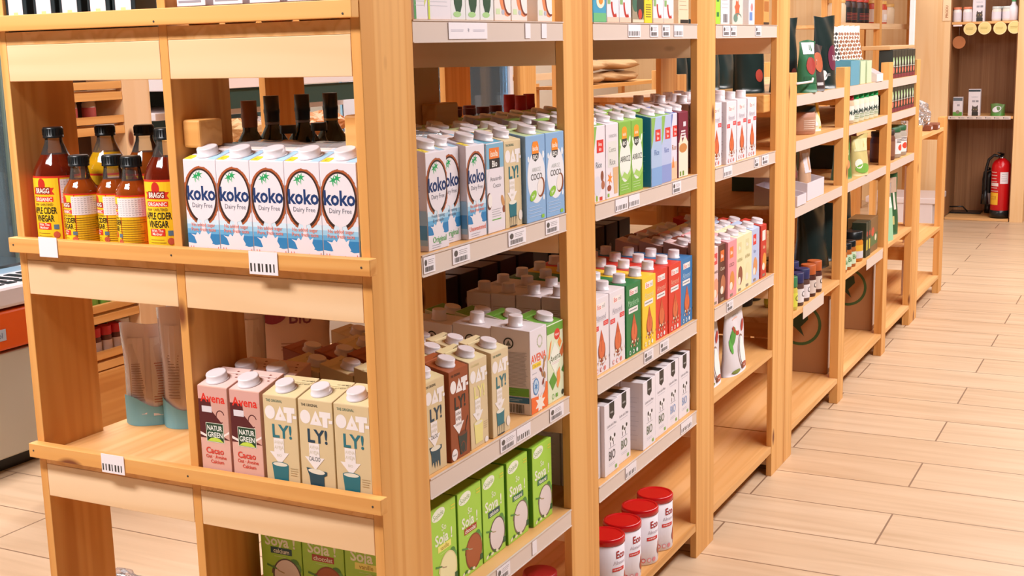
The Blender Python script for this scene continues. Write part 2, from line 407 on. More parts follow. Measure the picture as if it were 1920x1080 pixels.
# second, lower unit
F2 = [2.472, 3.26, 4.11, 4.80]; T2 = 0.034; D2 = 0.095; L2 = [1.241, 1.089, .867, .50, .103]; H2 = 1.315
def low_unit(root, F, levels, H, D, T, xr, rails, xm=None):
    xs = [(-T, 0), (xr, xr + T)]
    if xm: xs.insert(1, (xm - T, xm))
    for y in F:
        for x0, x1 in xs: part(root, 'post', [(x0, x1, y, y + D, 0, H)], 'pine_z')
    out = []
    for z in levels:
        bx = [(xr + T + .0005, -T - .0005, F[0] + .001, F[-1] + D - .001, z - .018, z)]
        for i in range(len(F) - 1): bx.append((-T - .0005, -.0015, F[i] + D + .0006, F[i + 1] - .0006, z - .018, z))
        if xm:
            bx = [(xr + T + .0005, xm - T - .0005, F[0] + .001, F[-1] + D - .001, z - .018, z), (xm + .0005, -T - .0005, F[0] + .001, F[-1] + D - .001, z - .018, z)]
            for i in range(len(F) - 1): bx.append((-T - .0005, -.0015, F[i] + D + .0006, F[i + 1] - .0006, z - .018, z)); bx.append((xm - T - .0005, xm + .0005, F[i] + D + .0006, F[i + 1] - .0006, z - .018, z))
        out.append(part(root, 'shelf', bx, 'deal_y', bv=0))
        for y in F:
            part(root, 'cross_board', [(xr + T + .001, (xm - T if xm else -T) - .001, y + .004, y + .022, z - .018 - .05, z - .0185)] + ([(xm + .001, -T - .001, y + .004, y + .022, z - .018 - .05, z - .0185)] if xm else []), 'pine_x')
        if z in rails:
            for i in range(len(F) - 1):
                part(root, 'price_rail', [(-.0012, .0, F[i] + D + .001, F[i + 1] - .001, z - .037, z - .001)], 'rail_plastic', 'pale plastic price strip', 0)
    return out
g2 = empty('shelving_unit', (0, 0, 0)); tag(g2, 'lower pine shelving unit with short posts, jars and black pouches on it', 'shelves')
low_unit(g2, F2, L2, H2, D2, T2, -.777, (1.241, 1.089, .867), xm=-.383)
part(g2, 'price_rail', [(-.0012, .0, 2.70, 3.00, .455, .499)], 'rail_plastic', 'short pale price strip', 0)
part(g2, 'price_rail', [(-.0012, .0, 3.75, 4.09, .455, .499)], 'rail_plastic', 'short pale price strip', 0)
mb = MB(); mb.tube([(-.005, 2.56, 1.276), (.004, 2.56, 1.279), (.004, 2.75, 1.279), (.004, 2.76, 1.29)], .004, 'white_plastic'); mb.build('display_hook', g2)
g3 = empty('shelving_unit', (0, 0, 0)); tag(g3, 'lowest nearly empty pine shelving unit at the far end of the aisle', 'shelves')
low_unit(g3, [4.90, 5.70], [.93, .38, .103], .985, .11, .034, -.5, ())
# ------------------------------------------------------------------ cartons
WHT = '#e6dde4'
def art_map(face, w, d, h, hb):
    """(u right, v up, o out) on a face of a pack whose front faces -Y, origin at the front bottom centre"""
    if face == 'front': return lambda u, v, o: (u - w / 2, -o, v)
    if face == 'right': return lambda u, v, o: (w / 2 + o, u, v)
    if face == 'left': return lambda u, v, o: (-w / 2 - o, d - u, v)
    L = math.hypot(d, hb - h); cy, cz = d / L, (hb - h) / L
    return lambda u, v, o: (u - w / 2, v * cy - o * cz, h + v * cz + o * cy)
def carton(kind, w, d, h, hb, bg, top, front, left=(), right=(), toparts=(), cap='cap_white', cap_at=None, capr=.0165, sidec=None, name='milk_carton', ftop=None, caph=.0115):
    mb = MB(); e = .0005
    sc = sidec or bg
    w2 = w / 2 - e
    b = [(-w2, 0, 0), (w2, 0, 0), (w2, d, 0), (-w2, d, 0)]; t = [(-w2, 0, h), (w2, 0, h), (w2, d, hb), (-w2, d, hb)]
    mb.hexa(b, t, bg)
    # recolour sides and top
    mb.bm.faces.ensure_lookup_table()
    mb.bm.faces[1].material_index = mb.mi(top)
    for i in (3, 5): mb.bm.faces[i].material_index = mb.mi(sc)
    bmesh.ops.bevel(mb.bm, geom=list(mb.bm.edges), offset=.0014, segments=2, affect='EDGES', profile=.6)
    L = math.hypot(d, hb - h); mt = art_map('top', w, d, h, hb)
    # folded seam across the top
    mb.face([mt(w * .04, L * .70, .0008), mt(w * .96, L * .70, .0008), mt(w * .96, L * .745, .0016), mt(w * .04, L * .745, .0016)], top)
    clip = (.0012, .0012, w - .0012, h - .0012)
    emit(mb, front, art_map('front', w, d, h, hb), clip)
    emit(mb, left, art_map('left', w, d, h, hb), (.001, .001, d - .001, h))
    emit(mb, right, art_map('right', w, d, h, hb), (.001, .001, d - .001, h))
    emit(mb, toparts, mt, (.0015, .0015, w - .0015, L - .002))
    o = mb.build(name)
    if cap:
        cx, cy = cap_at or (w * .5, L * .36)
        c = MB(); r = capr
        ang = math.atan2(hb - h, d)
        M = Matrix.Translation(mt(cx, cy, 0)) @ Matrix.Rotation(ang, 4, 'X')
        c.lathe([(r * 1.12, .0005), (r * 1.12, .003), (r, .0032), (r, caph + .001), (r * .96, caph + .0024), (r * .9, caph + .003), (0, caph + .003)], cap, 26, M=M)
        co = c.build('cap', o)
        if bg != WHT: co['label'] = 'white screw cap' if cap == 'cap_white' else 'screw cap'
    return o
def oat(bg, tcol, ly, cup, sub='', gw='#efe6e6', lycol=None, pale='#cfc3ae'):
    A = [T('THE ORIGINAL', .024, .158, .0048, tcol, 1, .034), E(.0145, .137, .0105, .0118, gw), Pp([(.0235, .1245), (.036, .150), (.0485, .1245)], gw), Pp([(.034, .131), (.036, .137), (.038, .131)], bg),
         Rr(.0435, .139, .066, .149, gw), Rr(.0495, .1225, .0595, .149, gw), Rr(.062, .130, .0705, .1355, gw),
         T('LY!', .0375, .106, .0235, ly, 2.2, .040),
         Rr(.019, .066, .040, .0925, gw), Pp([(.0095, .068), (.0495, .068), (.0300, .046)], gw), T('AVENA', .0295, .0855, .0062, pale if not sub == 'CHOC' else '#5a2c1a', 1, .019), T('AVEJA', .0295, .0765, .0062, pale if not sub == 'CHOC' else '#5a2c1a', 1, .019)]
    if sub == 'CALCIO': A += [T('CALCIO', .0295, .0655, .0075, '#26323c', 1, .023)]
    elif sub == 'CHOC': A += [T('CHOCOLATE', .0295, .0655, .004, '#5a2c1a', 1, .022)]
    else: A += [T('BIO', .0295, .0625, .0045, pale, 1)]
    if sub == 'CALCIO':
        A += [Pp([(.0115, .049), (.0535, .045), (.053, .039), (.047, .036), (.047, .010), (.0445, .006), (.042, .018), (.039, .020), (.036, .007), (.034, .019), (.031, .019), (.028, .007), (.025, .019), (.022, .019), (.019, .012), (.017, .034)], cup), E(.032, .0435, .017, .0045, '#e4dccc', 20, -.06)]
    elif sub == 'GLASS':
        A += [Pp([(.015, .048), (.047, .048), (.045, .020), (.018, .020)], cup), E(.031, .048, .0155, .004, '#e8e2d4', 20)]
        for x in (.017, .0245, .032, .0395, .0455): A += [Pp([(x, .022), (x + .0016, .022), (x + .0008, .002), (x, .002)], '#2d3438')]
        A += [Rr(.018, .001, .046, .0035, '#2d3438'), E(.062, .020, .008, .010, '#ece0d8', 18)]
    elif sub == 'CHOC':
        A += [Pp([(.0265, .045), (.0605, .045), (.055, .008), (.033, .006)], cup), E(.0435, .045, .0165, .004, '#6b3018', 20), Ar(.044, .018, .009, .012, .0025, 200, 520, '#6b3018', 20), Pp([(.052, .045), (.054, .045), (.060, .062), (.066, .072), (.064, .073), (.058, .063)], '#1b1a1a'), E(.012, .012, .0105, .011, gw, 18), T('Sweet!', .012, .012, .004, '#3a2218')]
    else:
        A += [Pp([(.013, .047), (.0475, .046), (.045, .008), (.0175, .008)], cup), E(.030, .0465, .0172, .0045, cup, 22), E(.030, .0465, .0150, .0034, '#e4dccc', 22), Ln(.051, .067, .028, .044, 4, '#b29a72'), E(.060, .006, .007, .006, gw, 14)]
    return A
def oat_carton(kind, bg, top, *a, side=None, **k):
    ta = [T("IT'S LIKE MILK", .056, .058, .005, '#4a4030', 1, .026, .15), T('BUT MADE', .056, .047, .004, '#8a7a5a', 1, .02, .15)]
    rt = [Ln(.012, .058, .02, .12, 26, side or '#a98f62', .0012, .4)]
    return carton(kind, .0705, .0705, .167, .184, bg, top, oat(bg, *a, **k), rt, rt, ta, cap_at=(.032, .026))
def koko(kind, cap='cap_white'):
    w = .0705
    A = [Rr(0, .060, w, .068, '#cfe2f0'), Rr(0, .052, w, .060, '#9cc8e4'), Rr(0, .044, w, .052, '#64a8d4'), Rr(0, .026, w, .044, '#2f7fb8'), 
         Pp([(0, .0), (w, 0), (w, .027), (.06, .0255), (.05, .0285), (.04, .026), (.028, .029), (.016, .0265), (0, .028)], WHT),
         Pp([(.020, .026), (.015, .038), (.008, .043), (.018, .041), (.022, .046), (.027, .042), (.032, .050), (.034, .075), (.038, .075), (.040, .050), (.045, .043), (.052, .047), (.049, .038), (.054, .030), (.05, .026)], WHT),
         Ar(w / 2 + .0005, .108, .0372, .050, .0085, -68, 248, '#a8552c', 40, .035), Ar(w / 2 + .0005, .108, .0335, .0465, .005, -68, 248, '#3a221c', 36), E(w / 2 + .0005, .109, .0300, .0425, WHT, 40),
         Pp([(.0325, .072), (.0395, .072), (.0385, .050), (.0335, .050)], WHT)]
    A += [star(.026, .1405, .0088, .0028, 6, '#22a05a'), star(.0335, .144, .0088, .0028, 6, '#22a05a'), Rr(.0255, .131, .0268, .139, '#7cc49a'), Rr(.0325, .133, .0337, .142, '#7cc49a'),
          T('koko', .0362, .1135, .0240, '#17366a', 2.4, .0600), T('Dairy Free', .037, .0925, .0082, '#6b6a78', 0, .043)]
    if kind == 'u': A += [T('No added sugar', .036, .0595, .0062, '#ea8a78', 1, .050), T('Pure, fresh taste', .036, .0515, .0062, '#ea8a78', 1, .052), T('Unsweetened', .036, .0185, .0092, '#e88070', 1, .060)]
    else: A += [T('Fresh tasting', .036, .0595, .0062, '#7c8494', 0, .046), T('& versatile', .036, .0515, .0062, '#7c8494', 0, .04), T('Original', .038, .0185, .0105, '#6ab06a', 1, .05)]
    A += [Ln(.012, .045, .003, .011, 2, '#a0a0ac')]
    sd = [Rr(0, .01, .071, .07, '#a8cce6'), Rr(0, .02, .071, .045, '#5ea2d2'), Ln(.01, .06, .075, .155, 12, '#b8b8c8')]
    ta = [Rr(.001, .001, .018, .022, '#f0d43a'), T('ei', .008, .011, .006, '#7a7a20'), Pp([(.05, .0), (.0705, .0), (.0705, .075), (.058, .075)], '#a8cfe8'), Rr(.02, .046, .05, .070, '#e6d4cc')]
    return carton('koko', w, .0705, .169, .186, WHT, WHT, A, sd, sd, ta, cap_at=(.036, .026), capr=.018, cap=cap)
def natur():
    bg = '#dfaea0'; w = .0665
    A = [Rr(0, .075, w, .166, '#54141c'), Rr(0, .145, w, .167, '#d9a59c'), Pp([(.028, .145), (w, .150), (w, .075), (.054, .080), (.050, .105), (.040, .115), (.030, .125)], '#d2a093'), star(.046, .125, .012, .006, 7, '#d2a093'), Ar(.048, .116, .010, .012, .002, 20, 300, '#54141c', 16),
         Pp([(0, .086), (.02, .079), (.045, .080), (w, .092), (w, .088), (.045, .076), (.02, .075), (0, .081)], '#efe0dc'),
         T('Avena', .033, .1485, .0155, '#dc2a20', 2, .058), Rr(.008, .122, .030, .133, '#ddd4dc'),
         Rr(.0145, .0685, .0535, .1035, '#dfe4d0'), Rr(.0155, .0695, .0525, .1025, '#123c24'), T('NATUR', .034, .0945, .0095, '#efeee8', 1.6, .033), T('GREEN', .034, .0825, .0095, '#efeee8', 1.6, .033), Pp([(.0165, .070), (.0515, .070), (.044, .0755), (.034, .0775), (.024, .0755)], '#c2d84a'),
         T('Cacao', .031, .0535, .0115, '#d83a2c', 1.6, .039), T('Oat · Avoine', .033, .0425, .0066, '#d84a3c', 1, .045), T('Calcium', .035, .0335, .0066, '#d84a3c', 1, .03), E(.058, .012, .010, .006, '#c08050', 12)]
    sd = [Ln(.01, .06, .02, .15, 22, '#8c4038', .0012)]
    return carton('natur', w, .0705, .169, .186, bg, '#e4c4bc', A, sd, sd, [E(.05, .05, .003, .002, '#8a4a40', 6), E(.056, .04, .003, .002, '#8a4a40', 6), E(.046, .06, .003, .002, '#8a4a40', 6)], cap_at=(.026, .026), capr=.0185)
def soya(word, badge, bc, bowl, ring, tc='#f0f0e4', end=False):
    w = .092; bg = '#a6d648'
    A = [E(.028, .157, .0235, .0115, '#eef2e0', 24, .12), T('Sojade', .028, .157, .0105, '#7a9a4a', 0, .036, .12), T('So', .046, .1285, .0125, '#e6efcc', 1.6), T(word + ' !', .044, .1095, .021, '#eef0de', 2, .074),
         Rr(.022, .084, .070, .0965, bc), T(badge, .046, .0903, .0088, tc, 1.2, .044), Ln(.03, .06, .077, .081, 1, '#d4e6a4'),
         E(.074, .069, .011, .010, '#4c8a38', 12), E(.082, .061, .008, .009, '#62a04a', 10),
         E(.057, .041, .0325, .0360, ring, 32), E(.057, .042, .0290, .0325, bowl, 32),
         Ar(.057, .041, .035, .038, .0025, 150, 175, ring, 6),
         Pp([(.012, .062), (.034, .056), (.034, .053), (.012, .058)], '#4c8a38'), Pp([(.034, .056), (.040, .052), (.052, .049), (.050, .047), (.038, .050), (.034, .053)], '#b09878')]
    for i in range(5): A.append(E(.014 + .010 * i, .008 + .003 * (i % 2), .006, .003, ('#e8e4c8', '#3c6a30')[i % 2], 10, .5 - i * .2))
    A += [Rr(.080, .014, .090, .026, '#1e5a2c'), Ln(.072, .088, .150, .162, 2, '#e8d040', .002)]
    sd = [Rr(0, 0, .06, .172, '#6aa834'), Ln(.006, .052, .05, .15, 18, '#3c7a2c', .0014)]
    return carton('soya', w, .059, .172, .173, bg, '#94c840', A, sd, sd, cap=None)
def isola_coco():
    w = .088; A = [E(.046, .088, .040, .052, '#e8e6ec', 34), E(.012, .125, .004, .006, '#e8ecf4', 8), E(.078, .13, .005, .008, '#e8ecf4', 8), E(.078, .045, .004, .006, '#e8ecf4', 8),
         Pp([(.028, .134), (.058, .134), (.058, .150), (.053, .158), (.033, .158), (.028, .150)], '#f08a28'), Pp([(.028, .134), (.058, .134), (.056, .124), (.043, .118), (.030, .124)], '#2c3034'), T('isola', .043, .145, .010, '#f4e8d8', 1.6, .026), T('BIO', .043, .1275, .0095, '#f0ece8', 1.6),
         T('ARROZ', .046, .103, .0085, '#b4b8b4', 0, .040), T('COCO', .046, .089, .0125, '#4a4644', 1, .050), E(.066, .066, .016, .020, '#8a4a2c', 20, -.3), E(.062, .067, .013, .017, '#eae0dc', 20, -.3),
         E(.030, .052, .016, .009, '#8cc040', 16, .4), T('bio', .030, .052, .007, '#f0f4e8', 1, None, .4), Ln(.01, .075, .008, .034, 4, '#b8cce8', .0012), Rr(.066, .004, .078, .011, '#8cc040')]
    sd = [T('c', .048, .155, .012, '#2a3440', 1.5), Ln(.008, .05, .02, .14, 14, '#b8cce8', .0012), E(.04, .12, .01, .014, '#e8ecf4', 10)]
    return carton('coco', w, .062, .170, .182, '#88aed8', '#c2d6a0', A, sd, sd, cap_at=(.05, .024), capr=.0185)
def anacardo():
    w = .071; A = [Rr(0, .12, .071, .168, '#7fb0cc'), E(.034, .06, .036, .075, WHT, 30), Rr(0, 0, .071, .05, WHT), Rr(.012, .138, .052, .158, '#e87a34'), T('isola', .032, .148, .012, '#f4e4d0', 1.6, .034), Rr(.012, .120, .054, .138, '#2c2a2c'), T('Bio', .033, .129, .012, '#efece8', 1.8, .034),
         T('Anacardo', .036, .101, .0085, '#6a6a72', 0, .052), T('Cocco', .040, .088, .0085, '#6a6a72', 0, .036), E(.008, .060, .010, .016, '#6a3a28', 16), E(.011, .061, .008, .013, '#ece4e0', 16), E(.062, .056, .006, .012, '#c8905c', 14, .4), E(.066, .040, .006, .007, '#8a4a30', 12), Ln(.018, .055, .028, .045, 4, '#9a9aa0'), Ln(.018, .055, .022, .026, 1, '#6aae50', .002)]
    return carton('anacardo', w, .071, .167, .183, WHT, '#5aa8c4', A, [Ln(.01, .06, .02, .12, 16, '#8fb0c0')], [Ln(.01, .06, .02, .12, 16, '#8fb0c0')], cap_at=(.036, .026), sidec='#6aa6c2', capr=.018)
def avena_white():
    w = .079; d = .088
    A = [Ar(.046, .146, .013, .013, .003, 0, 360, '#b8bca0', 20, .3), T('AVENA', .039, .1145, .0165, '#e8603c', 2, .070), Rr(.010, .094, .050, .104, '#f0cc3c'), T('Oat drink', .03, .099, .006, '#b08a30'), Ln(.008, .03, .06, .088, 3, '#8c8890'),
         E(.055, .075, .004, .009, '#a8764a', 10, .5), E(.062, .090, .004, .009, '#b88a54', 10, -.5), E(.048, .085, .004, .008, '#8a3a2c', 10, .9), E(.066, .070, .004, .008, '#a8764a', 10, .2), E(.058, .058, .004, .008, '#8a3a2c', 10, -.6), E(.069, .103, .004, .008, '#b88a54', 10, -.6), Rr(.061, .045, .0625, .11, '#a8886a'),
         E(.024, .055, .0135, .0175, '#4c86c0', 22), E(.024, .055, .0105, .0145, '#b8d0e8', 20), star(.024, .055, .010, .004, 6, '#4c86c0'),
         Pp([(0, 0), (w, 0), (w, .052), (.070, .056), (.066, .040), (.055, .030), (.040, .030), (.030, .033), (0, .036)], '#f06a24'), star(.042, .016, .024, .012, 8, '#f0e8e0')]
    sd = [Ln(.006, .082, .058, .130, 26, '#b0a8b0', .0011, .1), Ar(.040, .147, .0115, .0115, .0028, 0, 360, '#2c2c2e', 20), Pp([(.034, .142), (.046, .142), (.040, .153)], '#6a6868'), Rr(.006, .038, .084, .055, '#6aa83c'), Ln(.012, .06, .042, .052, 2, '#4a7a2c'), Rr(.006, .024, .084, .036, '#2a6c9c'), Ln(.012, .07, .027, .033, 2, '#c8dcea'), Bc(.012, .074, .003, .021, 18)]
    return carton('avena', w, d, .174, .180, WHT, '#e0d8dc', A, sd, sd, [Ln(.01, .07, .05, .07, 2, '#a8a0a8')], cap_at=(.028, .046), capr=.0148, caph=.02)
def avena_green():
    w = .078; A = [Rr(0, .148, w, .17, '#6aa43c'), E(.048, .142, .014, .012, '#d8382c', 18), T('Natur', .048, .142, .006, '#f4e4e0', 1.4),
         Pp([(.014, .128), (.022, .134), (.010, .096), (.002, .094)], '#f0924c'), Pp([(.05, .124), (.060, .134), (.070, .122), (.060, .110)], '#f0924c'), Pp([(.036, .128), (.066, .094), (.036, .058), (.008, .094)], '#eef0e4'), T('Avena', .037, .095, .0145, '#4a5a2c', .6, .050, .08), Ln(.02, .058, .080, .086, 2, '#e0a8b8'),
         Pp([(.006, .048), (.028, .064), (.044, .044), (.022, .026)], '#5c9a34'), Pp([(.044, .060), (.058, .070), (.060, .045), (.048, .024), (.042, .032)], '#f0924c'), Pp([(.058, .100), (.070, .088), (.078, .1), (.078, .12), (.07, .112)], '#c86a3c'), Pp([(.066, .060), (.078, .072), (.078, .052)], '#3c7a34'),
         Ar(.024, .012, .005, .006, .0014, 0, 360, '#6aa83c', 10), Rr(.036, .008, .046, .016, '#6aa83c'), E(.070, .012, .006, .006, '#2c3a2c', 10)]
    return carton('aveg', w, .071, .167, .183, '#dfe6c6', '#6aa43c', A, [Rr(0, .15, .071, .17, '#6aa43c')], [], [T('Avena', .03, .055, .007, '#d8e6c0', 1, None, .1)], cap_at=(.040, .027), capr=.018)
def ecomil(bg, word, tc, kernel=True, dark=False):
    w = .0925; A = [Rr(.020, .148, .072, .163, '#f0e6e4'), T('Eco', .036, .1555, .0105, '#d83a28', 1.8, .026), T('mil', .061, .1555, .0105, '#8a8a8e', 0, .018), T(word, .045, .131, .0135, tc, .5, .066), Ln(.016, .074, .121, .124, 1, tc)]
    if bg == WHT: A += [Rr(.004, .102, .032, .113, '#dc3038'), Ln(.008, .029, .104, .111, 2, '#f0d8d4'), Rr(.060, .108, .088, .119, '#dc3038'), Ln(.064, .085, .110, .117, 2, '#f0d8d4')]
    else: A += [Rr(.014, .105, .072, .118, '#ece6e6'), Ln(.018, .068, .108, .115, 1, '#8a8a90', .003)]
    A += [E(.048, .052, .021, .026, '#8c3a20', 22), Pp([(.030, .058), (.037, .080), (.047, .102), (.058, .080), (.067, .058)], '#c8542c'), E(.048, .056, .017, .021, '#d8683a', 20), Ln(.047, .049, .045, .085, 1, '#a84424', .03, 0)]
    rnd = random.Random(5)
    for i in range(16): A.append(E(.024 + .048 * rnd.random(), .020 + .016 * rnd.random(), .0032, .0022, ('#efe0cc', '#e4b890', '#a85030')[i % 3], 6, rnd.random() * 3))
    ic = '#e08078' if bg == WHT else '#e8ecec'
    A += [E(.020, .010, .0055, .0055, ic, 12), E(.042, .010, .0055, .0055, ic, 12), E(.064, .010, .0055, .0055, ic, 12), E(.020, .010, .0035, .0035, bg, 12), E(.042, .010, .0035, .0035, bg, 12), Rr(.0895, .03, .0925, .036, '#222')]
    sd = [Ln(.006, .052, .02, .15, 30, '#b8a8a8' if bg == WHT else '#f0e8e0', .0012)]
    A[-1] = Rr(.0890, .03, .0915, .036, '#222222')
    return carton('ecomil', w, .062, .176, .178, bg, bg if bg != WHT else '#e6dcdf', A, sd, sd, cap_at=(.030, .031), capr=.0148, caph=.019)
def rice_plain(bg, top, sign, word, wc, bottom, cap_at=(.036, .026), extra=(), sidec=None, w=.0745):
    A = [Pp([(0, .168), (.03, .168), (.012, .11), (0, .09)], top)] + list(extra) + [T(word, .038, .082, .014, wc, .5, .058)]
    if bottom: A.insert(0, Rr(0, 0, w, .045, bottom))
    if sign: A += [Rr(.028, .108, .064, .136, sign), T('lima', .046, .127, .008, '#f6e6e0', 1.4, .028), T('bio', .046, .116, .008, '#f6e6e0', 1.2)]
    return carton('rice', w, .071, .167, .183, bg, top, A, [Ln(.01, .06, .01, .15, 12, '#7ab4d8', .001, .5)], [], cap_at=cap_at, sidec=sidec, capr=.018)
def arroz():
    A = [Rr(0, .0, .0745, .168, '#86b84a'), E(.037, .078, .034, .050, '#e8eae2', 30), E(.012, .118, .004, .012, '#e8eedc', 10, .4), E(.064, .122, .005, .012, '#e8eedc', 10, -.4), Rr(.018, .128, .048, .148, '#f09a28'), E(.033, .148, .015, .008, '#f09a28', 16), Pp([(.018, .128), (.048, .128), (.046, .112), (.033, .106), (.020, .112)], '#3a3e3c'), T('isola', .033, .139, .008, '#f6e8d0', 1.4, .024), T('BIO', .033, .118, .009, '#ecece6', 1.4),
         T('ARROZ', .037, .082, .0135, '#4a4e48', .8, .060), E(.030, .044, .018, .010, '#dfe2da', 16, -.3), Pp([(.0, .03), (.03, .052), (.05, .044), (.0745, .06), (.0745, .048), (.05, .03), (.02, .04)], '#a6cc6a'), Ln(.01, .06, .008, .026, 3, '#d2e4b4', .001)]
    return carton('arroz', .0745, .071, .167, .183, '#86b84a', '#9cc85c', A, [], [], cap_at=(.04, .026), capr=.018)
def bio_milk(c='#5a6a50'):
    w = .0865; A = [Pp([(.030, .172), (.060, .172), (.060, .138), (.045, .130), (.030, .138)], '#161a1c'), T('einza', .045, .148, .006, '#c8c8c8'), T('Leche de la Plana', .044, .118, .0072, '#7a7480', 0, .056), Ln(.02, .068, .107, .111, 1, '#a8a4b0'),
         E(.044, .083, .014, .009, '#f2eef2', 18), E(.036, .086, .005, .006, '#26221f', 9), E(.048, .080, .005, .004, '#26221f', 9, .5), Rr(.034, .066, .036, .076, '#26221f'), Rr(.052, .066, .054, .076, '#26221f'), E(.060, .088, .005, .005, '#26221f', 9), Rr(.024, .0625, .064, .0635, '#8a8690'),
         T('BIO', .044, .045, .0225, c, .8, .038), Ln(.025, .065, .018, .026, 2, '#b0acb8'), Rr(.062, .006, .073, .014, '#7cae4c')]
    return carton('biomilk', w, .060, .172, .173, '#e9e2ea', '#dcd6da', A, [Ln(.008, .05, .02, .14, 10, '#cac4d0')], [], [Rr(.030, .0, .060, .040, '#161a1c')], cap=None)
P = {}
P['koko_n'] = lambda: koko('u', None)
P['koko_u'] = lambda: koko('u'); P['koko_o'] = lambda: koko('o')
P['oat'] = lambda: oat_carton('oat', '#d8c096', '#dccb9c', '#3c6a5c', '#24707c', '#24707c')
P['oat_calcio'] = lambda: oat_carton('oatc', '#d8c096', '#dccb9c', '#2c2a26', '#1c3c50', '#1e4656', sub='CALCIO')
P['oat_glass'] = lambda: oat_carton('oatg', '#dac39c', '#e0cfa4', '#3c6a5c', '#24707c', '#24707c', sub='GLASS')
P['oat_choc'] = lambda: oat_carton('oatch', '#94451f', '#a0522a', '#1c1614', '#1d2422', '#22302c', sub='CHOC', side='#5c2a14')
P['oat_van'] = lambda: oat_carton('oatv', '#dac39c', '#e0d0a0', '#d8c890', '#e8dc8c', '#e8dc8c', gw='#efe8e8')
P['natur'] = natur
P['soya_v'] = lambda: soya('Soja', 'vanille', '#efe87c', '#efe7b4', '#e2d49a', '#a88a20')
P['soya_c'] = lambda: soya('Soja', 'chocolat', '#a8301c', '#a8552a', '#8a3a1c')
P['soya_k'] = lambda: soya('Soya', 'calcium', '#1d4a50', '#e2d4d4', '#5a4a44')
P['soya_n'] = lambda: soya('Soya', 'Natural', '#12683c', '#e2d4d4', '#7a6a58')
P['coco'] = isola_coco; P['anacardo'] = anacardo; P['avena_w'] = avena_white; P['avena_g'] = avena_green
P['eco_w'] = lambda: ecomil(WHT, 'Almond', '#b8b0bc'); P['eco_g'] = lambda: ecomil('#187a40', 'Mandorla', '#9cd0a4'); P['eco_y'] = lambda: ecomil('#f2c830', 'Almond', '#e8dca0')
P['eco_r'] = lambda: ecomil('#d83424', 'Almond', '#f0a890'); P['eco_b'] = lambda: ecomil('#2f78b4', 'Almond', '#a8c8e4')
P['rice_g'] = lambda: rice_plain(WHT, '#8cb85c', '#d83430', 'Rice', '#7a848c', None, extra=[E(.056, .055, .008, .012, '#8a4a34', 14), E(.060, .035, .010, .010, '#b06a4c', 12), Rr(.02, .002, .03, .014, '#8cb040'), Rr(.04, .002, .056, .01, '#c83a2c'), E(.03, .035, .02, .022, '#d8d4e0', 16)])
P['rice_o'] = lambda: rice_plain(WHT, WHT, None, 'Rice', '#8a8888', None, extra=[T('MANDEN', .040, .140, .008, '#b0acb0', 0, .056), Rr(.012, .07, .064, .128, '#e0dcd8'), T('Cuenca', .038, .110, .012, '#8a8a80', .5, .04), Pp([(.040, .068), (.072, .068), (.066, .008), (.046, .008)], '#dcb084'), star(.022, .045, .016, .006, 6, '#f08a30'), E(.018, .024, .012, .007, '#9c4a30', 12), Rr(.008, .004, .018, .012, '#8cb84c')])
P['arroz'] = arroz
P['rice_b'] = lambda: rice_plain('#a9bfe0', '#8cb85c', '#d83430', 'Rice', '#5a7ab0', '#7fa6d8', sidec='#1c84bc')
P['rice_b2'] = lambda: rice_plain('#b4bfe2', '#8cb85c', '#d83430', 'Rice', '#6a7ab8', '#8898d0', sidec='#2c54a4')
P['rice_m'] = lambda: rice_plain('#ded8e6', '#6a7ab8', '#d83430', 'Rice', '#b87a4c', '#e8c0a0', w=.06, extra=[Pp([(.02, .03), (.03, .06), (.04, .03)], '#e08a4c')])
P['maroon'] = lambda: carton('maroon', .074, .071, .167, .183, '#7c1c38', '#7c1c38', [Rr(0, 0, .074, .09, '#e8e0cc'), Pp([(0, .08), (.02, .115), (.03, .09), (.05, .11), (.074, .085), (.074, .07), (0, .07)], '#e8dcc4'), E(.035, .075, .03, .012, '#c88448', 18), Rr(.036, .13, .056, .142, '#ddd4dc'), Ln(.02, .06, .1, .122, 3, '#e8d8dc', .004), Rr(.01, .004, .02, .016, '#6a8a2c'), Rr(.03, .004, .042, .016, '#6a8a2c')], cap_at=(.036, .026), capr=.018)
P['bio'] = lambda: bio_milk(); P['bio_b'] = lambda: bio_milk('#8aa4d0'); P['bio_d'] = lambda: bio_milk('#3c3a3c')
def mixed(bg, top, sign, accent, w=.07, word='Avena', wc='#6a4a3c'):
    A = [Rr(.016, .118, .05, .150, sign), T('Bio', .033, .134, .011, '#f0e8e4', 1.4), T(word, .035, .098, .011, wc, .8, .05), E(.040, .05, .022, .028, accent, 18), E(.030, .035, .014, .012, '#e8dccc', 12), Rr(.02, .004, .046, .012, '#8a7a6a')]
    return carton('mixed', w, .07, .167, .183, bg, top, A, [Ln(.01, .06, .02, .15, 14, '#a89a94')], [], cap_at=(.035, .026), capr=.018)
P['pink'] = lambda: mixed('#e8939c', '#ecaab0', '#e87a34', '#d88a3c', .085, 'COCO'); P['brown'] = lambda: mixed('#5a2c20', '#7a3c2c', '#d86a2c', '#b8704c', .064, 'Cacao', '#e0c8b0')
P['pinkl'] = lambda: mixed('#ecc4c4', '#eed0d0', '#d8484c', '#e09a7c', .06); P['cream'] = lambda: mixed('#e8dcae', '#ece4c0', '#d8cc98', '#8a4a34', .08, 'AVENA', '#a89a60'); P['cream2'] = lambda: mixed('#e8dfb4', '#ece4c0', '#d8d0a0', '#e4daac', .08, 'AVENA', '#a89a60')
P['bluel'] = lambda: mixed('#b4c2e4', '#b8c8e4', '#d83430', '#d8925c', .085, 'Rice', '#7a8ab8'); P['redc'] = lambda: mixed('#c42c20', '#c84030', '#f0e0d8', '#e0923c', .062, 'Soja', '#f0d8b0')
_protos = {}
